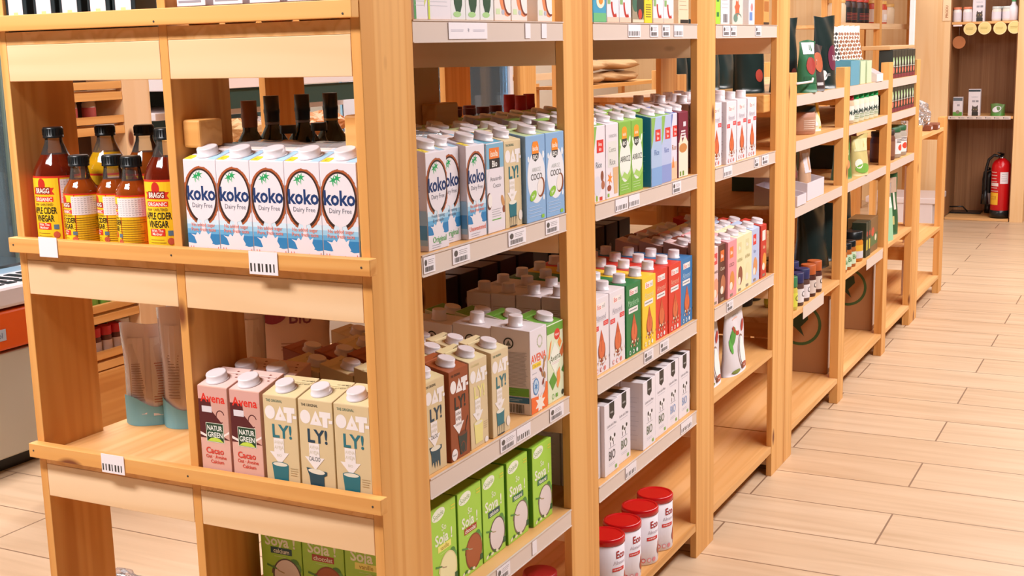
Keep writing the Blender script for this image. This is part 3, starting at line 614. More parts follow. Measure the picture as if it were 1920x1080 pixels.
def pack(kind, loc, rz=0, label=None, cat='carton', group=None):
    if kind not in _protos: _protos[kind] = P[kind]()
    o = put(_protos[kind], loc, rz); tag(o, label, cat, group); return o
ORD = ['front', 'second', 'third', 'fourth', 'fifth', 'sixth']
NTH = ['leftmost', 'second from left', 'third from left', 'fourth from left', 'fifth from left', 'fourth from right', 'third from right', 'second from right', 'rightmost']
def aisle_row(items, z, shelf, rows, pitch, group, xf=-.012, xmin=XM + .006, depth_of=None):
    """items: (kind, ycentre, forward shift, words, back kind)"""
    for it in items:
        kind, yc, dx, words = it[:4]; bk = it[4] if len(it) > 4 else kind
        n = it[5] if len(it) > 5 else rows
        dp = it[6] if len(it) > 6 else pitch
        for r in range(n):
            x = xf + dx - r * dp
            if x - dp < xmin and r: break
            k = kind if r == 0 else bk
            j = random.uniform(-.0015, .0015); a = random.uniform(-.015, .015)
            if r == 0: lab = words + ', front of the ' + shelf
            else:
                lab = 'carton in the %s row back, behind the %s, %s' % (ORD[r], words, shelf)
                if len(lab.split()) > 16: lab = '%s row back behind %s, %s' % (ORD[r], words, shelf)
            pack(k, (x, yc + (j if r else 0), z + .0003), R(90) + a * .4, lab, 'carton', group)
# --- end of the unit (facing the camera)
for i in range(5):
    n = ['leftmost', 'second from left', 'middle', 'fourth from left', 'rightmost'][i]
    pack('koko_u', (-T1 - .0385 - .0700 * (4 - i) - .0005, .003, LV['B'] + .0003), 0, 'white coconut ring carton, %s of five on the end shelf' % n, 'carton', 'coconut milk cartons on the end of the unit')
    pack('koko_n', (-T1 - .0390 - .0700 * (4 - i), .0765, LV['B'] + .0003), 0, 'film-covered carton directly behind the %s coconut ring carton of the end shelf' % n, 'carton', 'coconut milk cartons on the end of the unit')
for i, (k, x, lab) in enumerate([('natur', -.3435, 'left of two pink and maroon cocoa cartons, end of the unit'), ('natur', -.2735, 'right of two pink and maroon cocoa cartons, end of the unit'), ('oat', -.1995, 'beige carton with teal letters next to the cocoa cartons'), ('oat_calcio', -.1265, 'beige carton with black lettering and dripping dark cup, end shelf'), ('oat', -.0545, 'beige carton with teal letters beside the tall corner board')]):
    pack(k, (x, .003, LV['C'] + .0003), R(random.uniform(-1.5, 1.5)) * .3, lab, 'carton', 'cartons on the middle end shelf')
for k, x, lab in (('natur', -.3435, 'pink cocoa carton behind the left cocoa carton, end shelf'), ('natur', -.2735, 'second cocoa carton behind the right one, end shelf')):
    pack(k, (x, .082, LV['C'] + .0003), 0, lab, 'carton', 'cartons on the middle end shelf')
for i, (k, x, lab) in enumerate([('soya_k', -.298, 'green soya carton with calcium badge under the end cross board'), ('soya_c', -.205, 'green soja carton with red chocolate badge under the end cross board'), ('soya_v', -.112, 'rightmost green soja carton under the end cross board, badge hidden')]):
    pack(k, (x, .108, LV['D'] + .0003), 0, lab, 'carton', 'green cartons low on the unit end')
# --- aisle side
b1, b2, b3 = 'nearest bay', 'second bay', 'third bay'
aisle_row([('koko_o', .225, .004, 'coconut ring carton beside the corner board', 'koko_n', 2), ('koko_o', .2965, -.012, 'recessed coconut ring carton', 'koko_n', 2), ('koko_u', .3685, .002, 'coconut ring carton with red lettering', 'koko_n', 3),
           ('anacardo', .444, .002, 'white and blue cashew carton'), ('oat_glass', .516, .002, 'beige oat carton with teal glass'), ('coco', .5995, .010, 'left pale blue coconut carton', 'coco', 5, .0655), ('coco', .6888, .010, 'right pale blue coconut carton', 'coco', 5, .0655)],
          LV['B'], b1 + ' upper shelf', 5, .0735, 'cartons on the upper shelf of the nearest bay')
aisle_row([('oat_calcio', .194, .002, 'beige carton half hidden by corner board', 'oat'), ('oat_choc', .277, .004, 'brown chocolate oat carton'), ('oat_van', .354, .002, 'beige carton with pale yellow lettering'), ('oat_glass', .434, .006, 'beige carton with teal glass'),
           ('avena_w', .606, .004, 'white carton with orange base', 'avena_w', 4, .0895), ('avena_g', .690, .002, 'green topped oat carton')],
          LV['C'], b1 + ' middle shelf', 5, .0735, 'cartons on the middle shelf of the nearest bay')
aisle_row([('soya_v', .2495, -.022, 'green soja carton with yellow badge', 'soya_v', 3), ('soya_c', .3445, -.02, 'green soja carton with red badge', 'soya_c', 4), ('soya_k', .4405, -.02, 'green soya carton with dark calcium badge', 'soya_k', 4), ('soya_n', .541, -.018, 'left green soya carton with natural badge', 'soya_n', 4), ('soya_n', .648, -.014, 'right green soya carton with natural badge', 'soya_n', 4)],
          LV['D'], b1 + ' lower shelf', 4, .0615, 'green soya cartons on the lower shelf')
aisle_row([('rice_g', .928, .003, 'white carton with red sign next to board'), ('rice_o', 1.006, .003, 'white carton with tall beige glass'), ('arroz', 1.083, .003, 'left green rice carton'), ('arroz', 1.1575, .003, 'right green rice carton'), ('rice_b', 1.264, .012, 'pale blue rice carton with bright blue side'), ('rice_b2', 1.343, .008, 'pale blue rice carton with navy side'), ('rice_m', 1.412, .0, 'narrow lilac rice carton'), ('maroon', 1.483, .002, 'maroon topped carton')],
          LV['B'], b2 + ' upper shelf', 5, .0735, 'cartons on the upper shelf of the second bay')
aisle_row([('eco_w', .933, .002, 'left white almond carton'), ('eco_w', 1.029, .002, 'right white almond carton'), ('eco_g', 1.126, .004, 'green almond carton'), ('eco_y', 1.223, .006, 'yellow almond carton'), ('eco_r', 1.319, .002, 'left red almond carton'), ('eco_r', 1.4135, .004, 'right red almond carton'), ('eco_b', 1.509, .002, 'blue almond carton')],
          LV['C'], b2 + ' middle shelf', 5, .0645, 'almond cartons on the middle shelf of the second bay')
aisle_row([('bio_d', .9035, -.010, 'white milk carton nearest the second tall board', 'bio', 3), ('bio_d', .9925, .0, 'first full white milk carton with dark lettering', 'bio', 3), ('bio', 1.082, -.006, 'recessed white milk carton with green lettering', 'bio', 3), ('bio', 1.215, .008, 'foremost white milk carton', 'bio', 3), ('bio', 1.316, .002, 'white milk carton right of the foremost', 'bio', 3), ('bio_b', 1.407, .0, 'white milk carton with blue lettering', 'bio', 3), ('bio_b', 1.497, .0, 'rightmost white milk carton', 'bio', 3)],
          LV['D'], b2 + ' lower shelf', 3, .062, 'white milk cartons on the lower shelf')
aisle_row([('eco_w', 1.7605, .0, 'white almond carton hidden partly by board'), ('eco_w', 1.866, .010, 'white carton with large almond'), ('eco_w', 1.990, .002, 'third white almond carton'), ('eco_w', 2.092, .002, 'rightmost white almond carton')],
          LV['B'], b3 + ' upper shelf', 4, .0645, 'white almond cartons in the third bay')
aisle_row([('pinkl', 1.747, .002, 'narrow pale pink carton'), ('brown', 1.812, .002, 'dark brown carton'), ('pink', 1.890, .008, 'pink carton'), ('cream', 1.974, .006, 'left cream carton'), ('cream2', 2.057, .004, 'right cream carton'), ('bluel', 2.150, .0, 'pale blue carton with white cap', 'bluel', 3), ('redc', 2.232, .002, 'red carton')],
          LV['C'], b3 + ' middle shelf', 4, .0735, 'mixed cartons on the middle shelf of the third bay')
# ------------------------------------------------------------------ bottles
def wrap(r, z0, a0=-math.pi / 2):
    return lambda u, v, o: ((r + o) * math.cos(a0 + u / r), (r + o) * math.sin(a0 + u / r), z0 + v)
def vinegar(kind, s, liquid, nutri=False):
    """round glass bottle, label centred on -Y; s scales the body radius and height"""
    r = .041 if s else .031; hb = .134 if s else .105; hs = .052 if s else .0325; H = hb + hs
    prof = [(r * .9, 0), (r, .005), (r, hb), (r * .955, hb + hs * .16), (r * .80, hb + hs * .40), (r * .60, hb + hs * .68), (.0165, H + .003), (.0155, H + .009)]
    mb = MB(); mb.lathe([(0, 0)] + prof, liquid, 36, ms=[liquid] * 6 + ['clear_glass'] * 2)
    o = mb.build('vinegar_bottle')
    nk = H + .009
    mb = MB(); mb.lathe([(.0155, nk - .001), (.0155, nk + .012)], 'clear_glass', 24); n = mb.build('neck', o); n['label'] = 'clear glass neck'
    mb = MB(); mb.lathe([(.0185, nk + .004), (.0185, nk + .007), (.018, nk + .0075), (.018, nk + .021), (.0165, nk + .0235), (0, nk + .0235)], 'black_plastic', 24)
    for k in range(24):
        a = 2 * math.pi * k / 24; mb.box(-.0008, .0008, .0178, .0186, nk + .009, nk + .020, 'black_plastic', 0, Matrix.Rotation(a, 4, 'Z'))
    mb.build('cap', o)['label'] = 'black ribbed screw cap'
    lz, lh = (.008, hb - .010); W_ = r * 3.4
    mb = MB(); x = lambda f: (f - .5) * W_; f = lh / .1
    mb.lathe([(r + .0004, lz), (r + .0004, lz + lh)], '#d8301c', 40)
    A = [Rr(x(.22), .006 * f, x(.68), .097 * f, '#f4c820'), Rr(x(.70), .006 * f, x(1.18), .097 * f, '#f0bc1c')]
    cx = x(.45)
    A += [E(cx, .088 * f, .008, .009 * f, '#c8281c', 14), Pp([(cx - .024, .083 * f), (cx + .024, .083 * f), (cx + .020, .078 * f), (cx + .024, .073 * f), (cx - .024, .073 * f), (cx - .020, .078 * f)], '#d8301c'), Rr(cx - .017, .074 * f, cx + .017, .084 * f, '#8c1c14'), T('BRAGG', cx, .079 * f, .0075 * f, '#f4ece0', 2, .030),
          Rr(cx - .021, .0625 * f, cx + .021, .070 * f, '#e03020'), T('ORGANIC', cx, .0662 * f, .0055 * f, '#f4ece0', 2, .038), T('RAW · UNFILTERED', cx, .0585 * f, .0038 * f, '#7a5a14', 1, .040),
          T('APPLE CIDER', cx, .050 * f, .0098 * f, '#1c1a14', 2, .052), T('VINEGAR', cx, .0385 * f, .0098 * f, '#1c1a14', 2, .040),
          Rr(cx - .017, .0215 * f, cx + .013, .0315 * f, '#d8301c'), T('With The', cx - .002, .029 * f, .004 * f, '#f4ece0', 1, .024), T('Mother', cx - .002, .0245 * f, .004 * f, '#f4ece0', 1, .022), Ln(cx - .018, cx + .014, .010 * f, .018 * f, 2, '#8a6a14', .0008), Rr(cx + .018, .022 * f, cx + .027, .029 * f, '#58748c'), E(cx + .022, .014 * f, .006, .005 * f, '#c85a3c', 12)]
    nx = x(.90)
    A += [Rr(nx - .028, .060 * f, nx + .028, .095 * f, '#ece2e4'), Ln(nx - .026, nx + .026, .062 * f, .093 * f, 8, '#8c8890', .0006, .1), Ln(nx - .026, nx + .028, .01 * f, .056 * f, 11, '#7a5a10', .0008, .3)]
    # keep the artwork within the wrap
    emit(mb, A, wrap(r + .0006, lz), sub=.006)
    lb = mb.build('label', o); lb['label'] = 'yellow and red paper label'
    return o
V = {k: vinegar(*a) for k, a in dict(big=('big', 1, 'vinegar'), small=('small', 0, 'vinegar_orange'), pale=('pale', 1, 'vinegar_pale'), amber=('amber', 1, 'vinegar_amber')).items()}
BZ = LV['B'] + .0004
gv = 'vinegar bottles on the upper end shelf'
for k, x, y, rz, lab in [('big', -.7135, .047, 14, 'tall red vinegar bottle nearest the left corner board'), ('small', -.638, .030, -16, 'small orange vinegar bottle, leftmost of the three small ones'), ('small', -.5755, .048, -22, 'middle one of three small orange vinegar bottles'), ('small', -.517, .0335, -42, 'small vinegar bottle with its white nutrition panel facing front'), ('big', -.4455, .046, 18, 'tall red vinegar bottle right against the middle board'),
                         ('pale', -.650, .112, 0, 'tall vinegar bottle with pale yellow liquid, back row'), ('amber', -.567, .125, 20, 'tall amber vinegar bottle behind the small ones')]:
    tag(put(V[k], (x, y, BZ), R(rz)), lab, 'bottle', gv)
def wine(mname, s=1.0, capm='black_foil', label='#b4b0bc', neckc=None, H=.256, r=.036, name='glass_bottle'):
    mb = MB(); h1 = H * .58; h2 = H * .76
    mb.lathe([(0, 0), (r * .92, 0), (r, .004), (r, h1), (r * .93, h1 + .012), (r * .6, h1 + .032), (.0145, h2), (.0135, H - .005)], mname, 28)
    o = mb.build(name)
    mb = MB(); mb.lathe([(.0152, H - .052), (.0156, H - .036), (.0165, H - .034), (.0165, H - .028), (.0156, H - .026), (.0156, H), (0, H)], capm, 22); mb.build('cap', o)
    if label: mb = MB(); mb.lathe([(.0153, h2 + .004), (.0149, H - .053)], neckc or label, 22); mb.lathe([(r + .0005, .02), (r + .0005, h1 - .01)], label, 28); mb.build('label', o)
    return o
def cone(mname, capm='black_plastic', H=.20, r=.036, name='glass_bottle'):
    mb = MB(); mb.lathe([(0, 0), (r * .92, 0), (r, .004), (r, H * .5), (r * .9, H * .58), (r * .45, H * .82), (.0135, H * .86), (.0135, H - .01)], mname, 28, ms=[mname] * 5 + ['clear_glass'] * 2)
    o = mb.build(name); mb = MB(); mb.lathe([(.0165, H - .016), (.0165, H - .001), (.0155, H), (0, H)], capm, 22); mb.build('cap', o); return o
def round_label(o, r, z0, z1, c, art=()):
    mb = MB(); mb.lathe([(r + .0006, z0), (r + .0006, z1)], c, 30)
    emit(mb, art, wrap(r + .0009, z0), sub=.006); return mb.build('label', o)
wd = wine('dark_bottle', label='#8f8c98'); wg = wine('dark_bottle', label='#c8a868', capm='black_foil'); cd = cone('dark_bottle', H=.200); cb = wine('dark_bottle', label=None, capm='#8a5a38', H=.25)
gr = wine('green_bottle', label='#d8d0c0', capm='#b01c24', H=.215, r=.034); dr = cone('dark_bottle', capm='#6c1c24', H=.195)
gd = 'dark bottles in the rear half of the upper shelf'
for p_, x, y, lab in [(wd, -.525, .45, 'dark bottle with grey neck sleeve, left of two, behind coconut ring cartons'), (wd, -.500, .52, 'dark bottle with grey neck sleeve, right of two, behind coconut ring cartons'), (wg, -.475, .585, 'dark bottle with gold neck sleeve behind the coconut ring cartons'), (cd, -.452, .405, 'small black-capped dark bottle, left of two'), (cd, -.436, .487, 'small black-capped dark bottle, right of two'), (cb, -.515, .365, 'dark conical bottle with brown cap'), (cd, -.56, .30, 'dark bottle beside the middle board, half seen'),
                      (gr, -.50, 1.46, 'green bottle with red cap, left of two against the blue glass door'), (gr, -.46, 1.50, 'green bottle with red cap beside the third board'), (gr, -.435, 1.4, 'green bottle with red top, front one of the group')]:
    tag(put(p_, (x, y, BZ)), lab, 'bottle', gd)
for i in range(9):
    for j in range(2):
        tag(put(dr, (-.445 - .078 * j, .925 + .07 * i if i < 6 else 1.40, BZ)), 'dark bottle with maroon cap, %s row, %s along the second bay rear half' % (('nearer', 'farther')[j], ['first', 'second', 'third', 'fourth', 'fifth', 'sixth'][min(i, 5)]), 'bottle', 'maroon capped bottles') if i < 6 else None
# white and lime boxes/bottles on the top shelf at the end
def white_block(kind, w, d, h, c, prims, name, body='#16242a', neck=True, top=None):
    mb = MB(); mb.box(-w / 2, w / 2, 0, d, 0, h, body, .002); o = mb.build(name)
    mb = MB(); mp = lambda u, v, q: (u - w / 2, -.0004 - q, v); emit(mb, [Rr(*prims[0])] + list(prims[1:]), mp); l = mb.build('label', o)
    if neck: mb = MB(); mb.lathe([(w * .35, h), (w * .25, h + .02), (.014, h + .035), (.014, h + .06), (0, h + .06)], body, 20, c=(0, d / 2, 0)); mb.build('neck', o)
    return o
ob = white_block('ob', .052, .052, .17, WHT, [(.008, .002, .043, .15, WHT), Rr(.020, .022, .031, .034, '#d0d490'), Ln(.02, .031, .013, .017, 1, '#b8b4bc')], 'oil_bottle')
for i, x in enumerate((-.7325, -.6640, -.6020, -.5360, -.4790)):
    tag(put(ob, (x, .006, LV['A'] + .0004)), 'dark square bottle with white label, %s in the row of five, top left' % ['leftmost', 'second', 'third', 'fourth', 'rightmost'][i], 'bottle', 'square bottles on the top end shelf')
mb = MB(); mb.lathe([(0, 0), (.024, 0), (.0265, .004), (.0265, .03), (.0255, .10), (0, .10)], 'amber_glass', 24); jv = mb.build('oil_jar')
mb = MB(); mb.box(-.030, .030, -.0285, .0285, .0305, .16, WHT, .001); emit(mb, [Ln(.004, .054, .004, .018, 2, '#9a94a0', .0035)], lambda u, v, q: (u - .03, -.0287 - q, .0305 + v)); mb.build('sleeve', jv)['label'] = 'white printed paper sleeve'
for i, x in enumerate((-.332, -.256, -.182, -.108, -.050)):
    tag(put(jv, (x, .034, LV['A'] + .0004)), 'white sleeved jar with amber base, %s of five at the top edge' % ['leftmost', 'second', 'third', 'fourth', 'rightmost'][i], 'jar', 'white sleeved jars on the top end shelf')
# aisle top shelf: only the lowest part of the packs shows
def slim(w, bg, prims, d=.06, h=.19, name='small_carton'):
    mb = MB(); mb.box(-w / 2, w / 2, 0, d, 0, h, bg, .0015); emit(mb, prims, art_map('front', w, d, h, h), (.001, .001, w - .001, h)); return mb.build(name)
def leafy(w):
    return [Ln(.004, w - .004, .02, .06, 6, '#c4c0c8')]
AT = LV['A'] + .0004
SA = {'card': slim(.045, WHT, [Rr(.001, .0, .008, .19, '#5a9a5c'), Pp([(.034, .02), (.045, .04), (.045, .19), (.040, .19), (.038, .05)], '#d4dc50')] + leafy(.04)),
      'card2': slim(.078, WHT, [Rr(.0, .0, .007, .19, '#c8d84c')] + leafy(.07)),
      'bowl': slim(.052, '#e2e2e2', [Pp([(.010, .044), (.042, .044), (.040, .026), (.034, .014), (.026, .011), (.018, .015), (.012, .028)], '#1f4a2c'), E(.026, .044, .016, .005, '#6aa070', 14), E(.022, .010, .014, .005, '#a8d08c', 12), Rr(.012, .06, .04, .1, '#2c6a48')]),
      'nut': slim(.066, '#ece0da', [E(.052, .058, .034, .050, '#e88a58', 24), E(.058, .052, .026, .042, '#7a3018', 22), E(.060, .052, .022, .038, '#eee8e6', 22), Rr(.006, .012, .022, .022, '#cfe0b0'), E(.034, .016, .006, .005, '#b8b8c8', 10)]),
      'blue': slim(.072, '#3c9cc0', [Rr(0, 0, .072, .02, '#6ab87c'), E(.04, .044, .022, .014, '#f0e0c8', 20), E(.042, .046, .012, .008, '#e08a2c', 14), E(.05, .09, .02, .012, '#e8e8ec', 14), T('BIO', .02, .075, .01, '#d8ecf0')]),
      'chili': slim(.070, '#e6dfe6', [star(.03, .09, .020, .007, 9, '#d8a030'), Ar(.045, .045, .022, .036, .009, 180, 300, '#b82c1c', 12), Rr(0, .0, .07, .012, '#e4c4b0'), Rr(.004, .04, .02, .055, '#8ab070')]),
      'dk': slim(.072, '#a09078', [Rr(0, .05, .036, .19, '#d86a2c'), E(.02, .045, .02, .02, '#3c6a54', 14), E(.05, .04, .024, .034, '#2c3024', 14), E(.048, .02, .012, .012, '#c83c2c', 10), Rr(0, 0, .072, .008, '#e4d0b8')]),
      'yel': slim(.050, '#ecd42c', [Ln(.008, .042, .012, .045, 6, '#8a7a1c', .0025, 0), E(.025, .06, .008, .008, '#c89a1c', 12)]),
      'beige': slim(.078, '#e8d0b0', [Ln(.008, .07, .03, .12, 9, '#b89a7a', .0012), Rr(.014, .0, .075, .010, '#241c18')]),
      'lime': slim(.042, '#a8d83c', [Rr(.01, .02, .03, .032, '#2c7a3c'), Rr(.01, .06, .03, .07, '#2c7a3c')]),
      'whbar': slim(.078, '#e6dee4', [Ln(.008, .07, .04, .14, 10, '#b0a8b0', .0012), Bc(.02, .06, .005, .028, 10)]),
      'veg': slim(.100, '#d8d4cc', [star(.045, .045, .026, .018, 7, '#d8643c'), Ar(.05, .02, .035, .012, .004, 0, 180, '#5c7a6c', 12), Rr(.02, .085, .085, .095, '#2c5a3c'), E(.03, .018, .02, .012, '#6a8a7c', 12)]),
      'bluey': slim(.060, '#dcdce4', [Rr(.008, .012, .036, .036, '#6a8cc8'), E(.03, .05, .012, .012, '#d88a8c', 10)]), 'orange': slim(.06, '#d89850', [Rr(.006, .04, .054, .07, '#b06a2c'), Rr(0, 0, .06, .008, '#3a2418')])}
for k, y, lab in [('card', .193, 'narrow white and green box right of the corner board'), ('card2', .255, 'white box with lime stripe at left'), ('bowl', .319, 'left white carton with dark green bowl'), ('bowl', .372, 'middle white carton with dark green bowl'), ('bowl', .425, 'right white carton with dark green bowl'), ('nut', .487, 'left white and orange coconut pack'), ('nut', .556, 'middle white and orange coconut pack'), ('nut', .668, 'right white and orange coconut pack'),
                  ('blue', .9425, 'blue pack with orange cereal bowl'), ('chili', 1.017, 'left white pack with red pods'), ('chili', 1.089, 'right white pack with red pods'), ('dk', 1.168, 'dark patterned pack next to yellow one'), ('yel', 1.233, 'yellow pack with dark lines'), ('chili', 1.300, 'white pack with pods right of the yellow one'), ('chili', 1.372, 'second white pack with pods right of the yellow one'), ('beige', 1.480, 'beige box with black base'),
                  ('lime', 1.757, 'lime green pack'), ('whbar', 1.822, 'white pack with barcode'), ('veg', 1.936, 'pack with orange vegetable print'), ('bluey', 2.073, 'pale pack with blue patch'), ('orange', 2.226, 'orange brown box at the right')]:
    tag(put(SA[k], (-.008, y, AT), R(90)), lab + ', aisle top shelf', 'pack', 'packs on the top aisle shelf')
# ------------------------------------------------------------------ film, bags, pouches, boxes
def film(x0, x1, y0, y1, z, amp, m, seed):
    rnd = random.Random(seed); ph = [rnd.random() * 6 for _ in range(6)]
    mb = MB(); cx = .5
    def fn(u, v):
        x = x0 + (x1 - x0) * u; y = y0 + (y1 - y0) * v
        h = amp * (math.sin(38 * x + ph[0]) * math.sin(21 * y + ph[1]) + .6 * math.sin(95 * x + 40 * y + ph[2]) + .5 * abs(math.sin(60 * y - 30 * x + ph[3])))
        e = min(u, 1 - u, v, 1 - v); return (x, y, z + h - (.03 * max(0, (.06 - e) / .06) ** 2))
    mb.grid(fn, 46, 22, m); o = mb.build('plastic_film'); return o
tag(film(-.374, -.024, .076, .148, LV['B'] + .191, .0018, 'clear_film', 2), 'crinkled clear film over the cartons behind the end coconut ring row', 'plastic film')
tag(film(-.16, -.085, .19, .40, LV['B'] + .191, .0018, 'clear_film', 5), 'crinkled clear film over the rear cartons of the nearest bay upper shelf', 'plastic film')
def pouch(w, d, h, m, art=(), name='pouch', seed=1, top=.35, lean=0.0, gusset=True, seal=None):
    """stand-up pouch facing -Y: full at the bottom, flat sealed top"""
    rnd = random.Random(seed); mb = MB(); n, k = 14, 12; ph = [rnd.random() * 6 for _ in range(4)]
    def dep(v): return d / 2 * (1 - v ** 1.6) * (.92 + .08 * math.sin(7 * v + ph[0])) + .002
    def wid(v): return w / 2 * (1 - .05 * math.sin(math.pi * v) + .012 * math.sin(9 * v + ph[1]))
    def P_(side, u, v):
        c = (2 * u - 1); b = max(0, 1 - abs(c) ** 3) ** .7
        x = wid(v) * c * (1 - .03 * (1 - v)); y = d / 2 + lean * v + side * dep(v) * b + .003 * math.sin(11 * u + 8 * v + ph[2]) * v
        return (x, y, h * v + (.004 * math.sin(5 * u + ph[3]) if v > .99 else 0))
    mb.grid(lambda u, v: P_(-1, u, v), n, k, m); mb.grid(lambda u, v: P_(1, 1 - u, v), n, k, m)
    mb.face([P_(-1, i / n, 0) for i in range(n + 1)][::-1] + [P_(1, 1 - i / n, 0) for i in range(n + 1)][1:-1][::-1] if False else [P_(-1, i / n, 0) for i in range(n + 1)] + [P_(1, 1 - i / n, 0) for i in range(n + 1)][n - 1:0:-1] , m)
    def mp(u, v, o):
        a = P_(-1, min(1, max(0, u / w)), min(1, max(0, v / h))); return (a[0], a[1] - .0012 - o, a[2])
    emit(mb, art, mp, sub=.012)
    bmesh.ops.remove_doubles(mb.bm, verts=mb.bm.verts, dist=.00005)
    o = mb.build(name)
    if seal: mb = MB(); mb.grid(lambda u, v: (P_(-1, u, .9 + .1 * v)[0], P_(-1, u, .9 + .1 * v)[1] - .0016, P_(-1, u, .9 + .1 * v)[2]), n, 2, seal); mb.build('seal', o)
    return o
cp = pouch(.190, .050, .200, '#ddd6dc', [T('Natural+a', .085, .182, .010, '#5a6a4c', 0, .07), Ln(.05, .12, .165, .172, 1, '#e8a88c', .003), Ar(.095, .168, .062, .052, .012, 205, 280, '#b02c24', 14), E(.142, .138, .010, .020, '#b02c24', 14, -.4), E(.045, .118, .017, .032, '#4c9a3c', 16, -.5), E(.030, .09, .010, .024, '#5cb048', 14, .3), Ar(.115, .062, .040, .052, .004, 60, 280, '#8a6a58', 24), E(.120, .062, .030, .045, '#f2eeee', 24), E(.120, .020, .028, .010, '#a84a34', 12), E(.05, .012, .03, .006, '#7a8a3c', 12), star(.1, .018, .012, .006, 6, '#6a2a1c')], 'coconut_pouch', 3, seal='#e8e0e4')
for y, x, lab in ((1.820, -.030, 'left white coconut pouch on the bare wooden shelf'), (2.010, -.012, 'right white coconut pouch on the bare wooden shelf')):
    tag(put(cp, (x, y, LV['D'] + .0004), R(90)), lab, 'pouch', 'coconut pouches in the third bay')
# cocoa tins with red lids
def tin():
    mb = MB(); r = .0465; h = .135
    mb.lathe([(0, 0), (r * .97, 0), (r, .003), (r, h), (0, h)], '#e9e1e8', 40)
    A = [T('Eco', .006, .108, .019, '#b01c1c', 2, .030), T('mil', .030, .105, .012, '#c8a8b0', 0), T('Almond', .004, .088, .010, '#c8b8c4', 0), Rr(-.020, .066, .018, .075, '#d83030'), Ln(-.017, .015, .068, .073, 1, '#f0d8d8', .003), Pp([(.018, .038), (.026, .062), (.036, .038)], '#c8502c'), E(.027, .034, .011, .013, '#a84424', 16), E(.038, .016, .014, .007, '#e0b898', 12), E(.044, .024, .010, .006, '#c88a5c', 10), E(-.030, .014, .006, .006, '#d84048', 12), E(-.030, .014, .004, .004, '#e9e1e8', 12), E(-.014, .014, .006, .006, '#e89098', 12), E(-.014, .014, .004, .004, '#e9e1e8', 12), E(.002, .014, .006, .006, '#e89098', 12)]
    emit(mb, A, wrap(r + .0004, 0), sub=.006); o = mb.build('tin')
    mb = MB(); mb.lathe([(r, h - .004), (r + .0018, h - .003), (r + .0018, h + .010), (r - .001, h + .0135), (r - .005, h + .0135), (r - .006, h + .0115), (0, h + .0115)], 'red_paint', 40); mb.build('lid', o)['label'] = 'glossy red plastic lid'
    return o
tn = tin()
for i, (x, y) in enumerate(((-.057, 1.052), (-.055, 1.155), (-.052, 1.268), (-.050, 1.372))):
    tag(put(tn, (x, y, LV['E'] + .0004), R(90 - 22)), 'white tin with red lid, %s on the bottom shelf' % ['nearest the camera', 'second', 'third', 'farthest'][i], 'tin', 'white tins with red lids')
# clear bags, kraft bag
def clear_bag(w, d, h, seed, base='#78b4c4'):
    o = pouch(w, d, h, 'bag_film', [Rr(w * .12, h * .12, w * .42, h * .86, '#e0d0ca'), Rr(w * .55, h * .1, w * .90, h * .86, '#e0d4ce'), Ln(w * .15, w * .40, h * .25, h * .62, 16, '#a88a80', .0016, .15), Ln(w * .58, w * .86, h * .22, h * .62, 16, '#b06a60', .0016, .15)], 'clear_bag', seed)
    mb = MB()
    def fn(u, v):
        c = 2 * u - 1; return (w / 2 * 1.01 * c, d / 2 - d / 2 * 1.02 * max(0, 1 - abs(c) ** 3) ** .7 - .001, .0 + .05 * v + .012 * math.sin(6 * u + seed) * v)
    mb.grid(fn, 16, 3, base); mb.build('base_print', o)['label'] = 'teal printed base of the bag'; return o
for i, (x, y, rz, w, h, s) in enumerate(((-.690, .215, 38, .105, .205, 1), (-.605, .225, 32, .105, .24, 2), (-.50, .27, 30, .10, .25, 3))):
    tag(clear_bag(w, .075, h, s), ['leftmost', 'middle', 'rightmost'][i] + ' clear printed bag with teal base, middle shelf of the end', 'bag', 'clear bags on the middle end shelf')
    o = [q for q in COL.objects if q.name.startswith('clear_bag')][-1]; o.location = (x, y, LV['C'] + .0004); o.rotation_euler = (0, 0, R(rz))
kb = pouch(.23, .09, .24, '#cfa98c', [E(.10, .175, .034, .026, '#8a2430', 20), T('Bio', .165, .165, .03, '#7a2834', 1), Ln(.12, .18, .09, .11, 3, '#a87a60', .003)], 'paper_bag', 4)
kb.location = (-.60, .52, LV['C'] + .0004); kb.rotation_euler = (0, 0, R(25)); tag(kb, 'pale kraft paper bag with red round logo in the shaded rear half', 'paper bag')
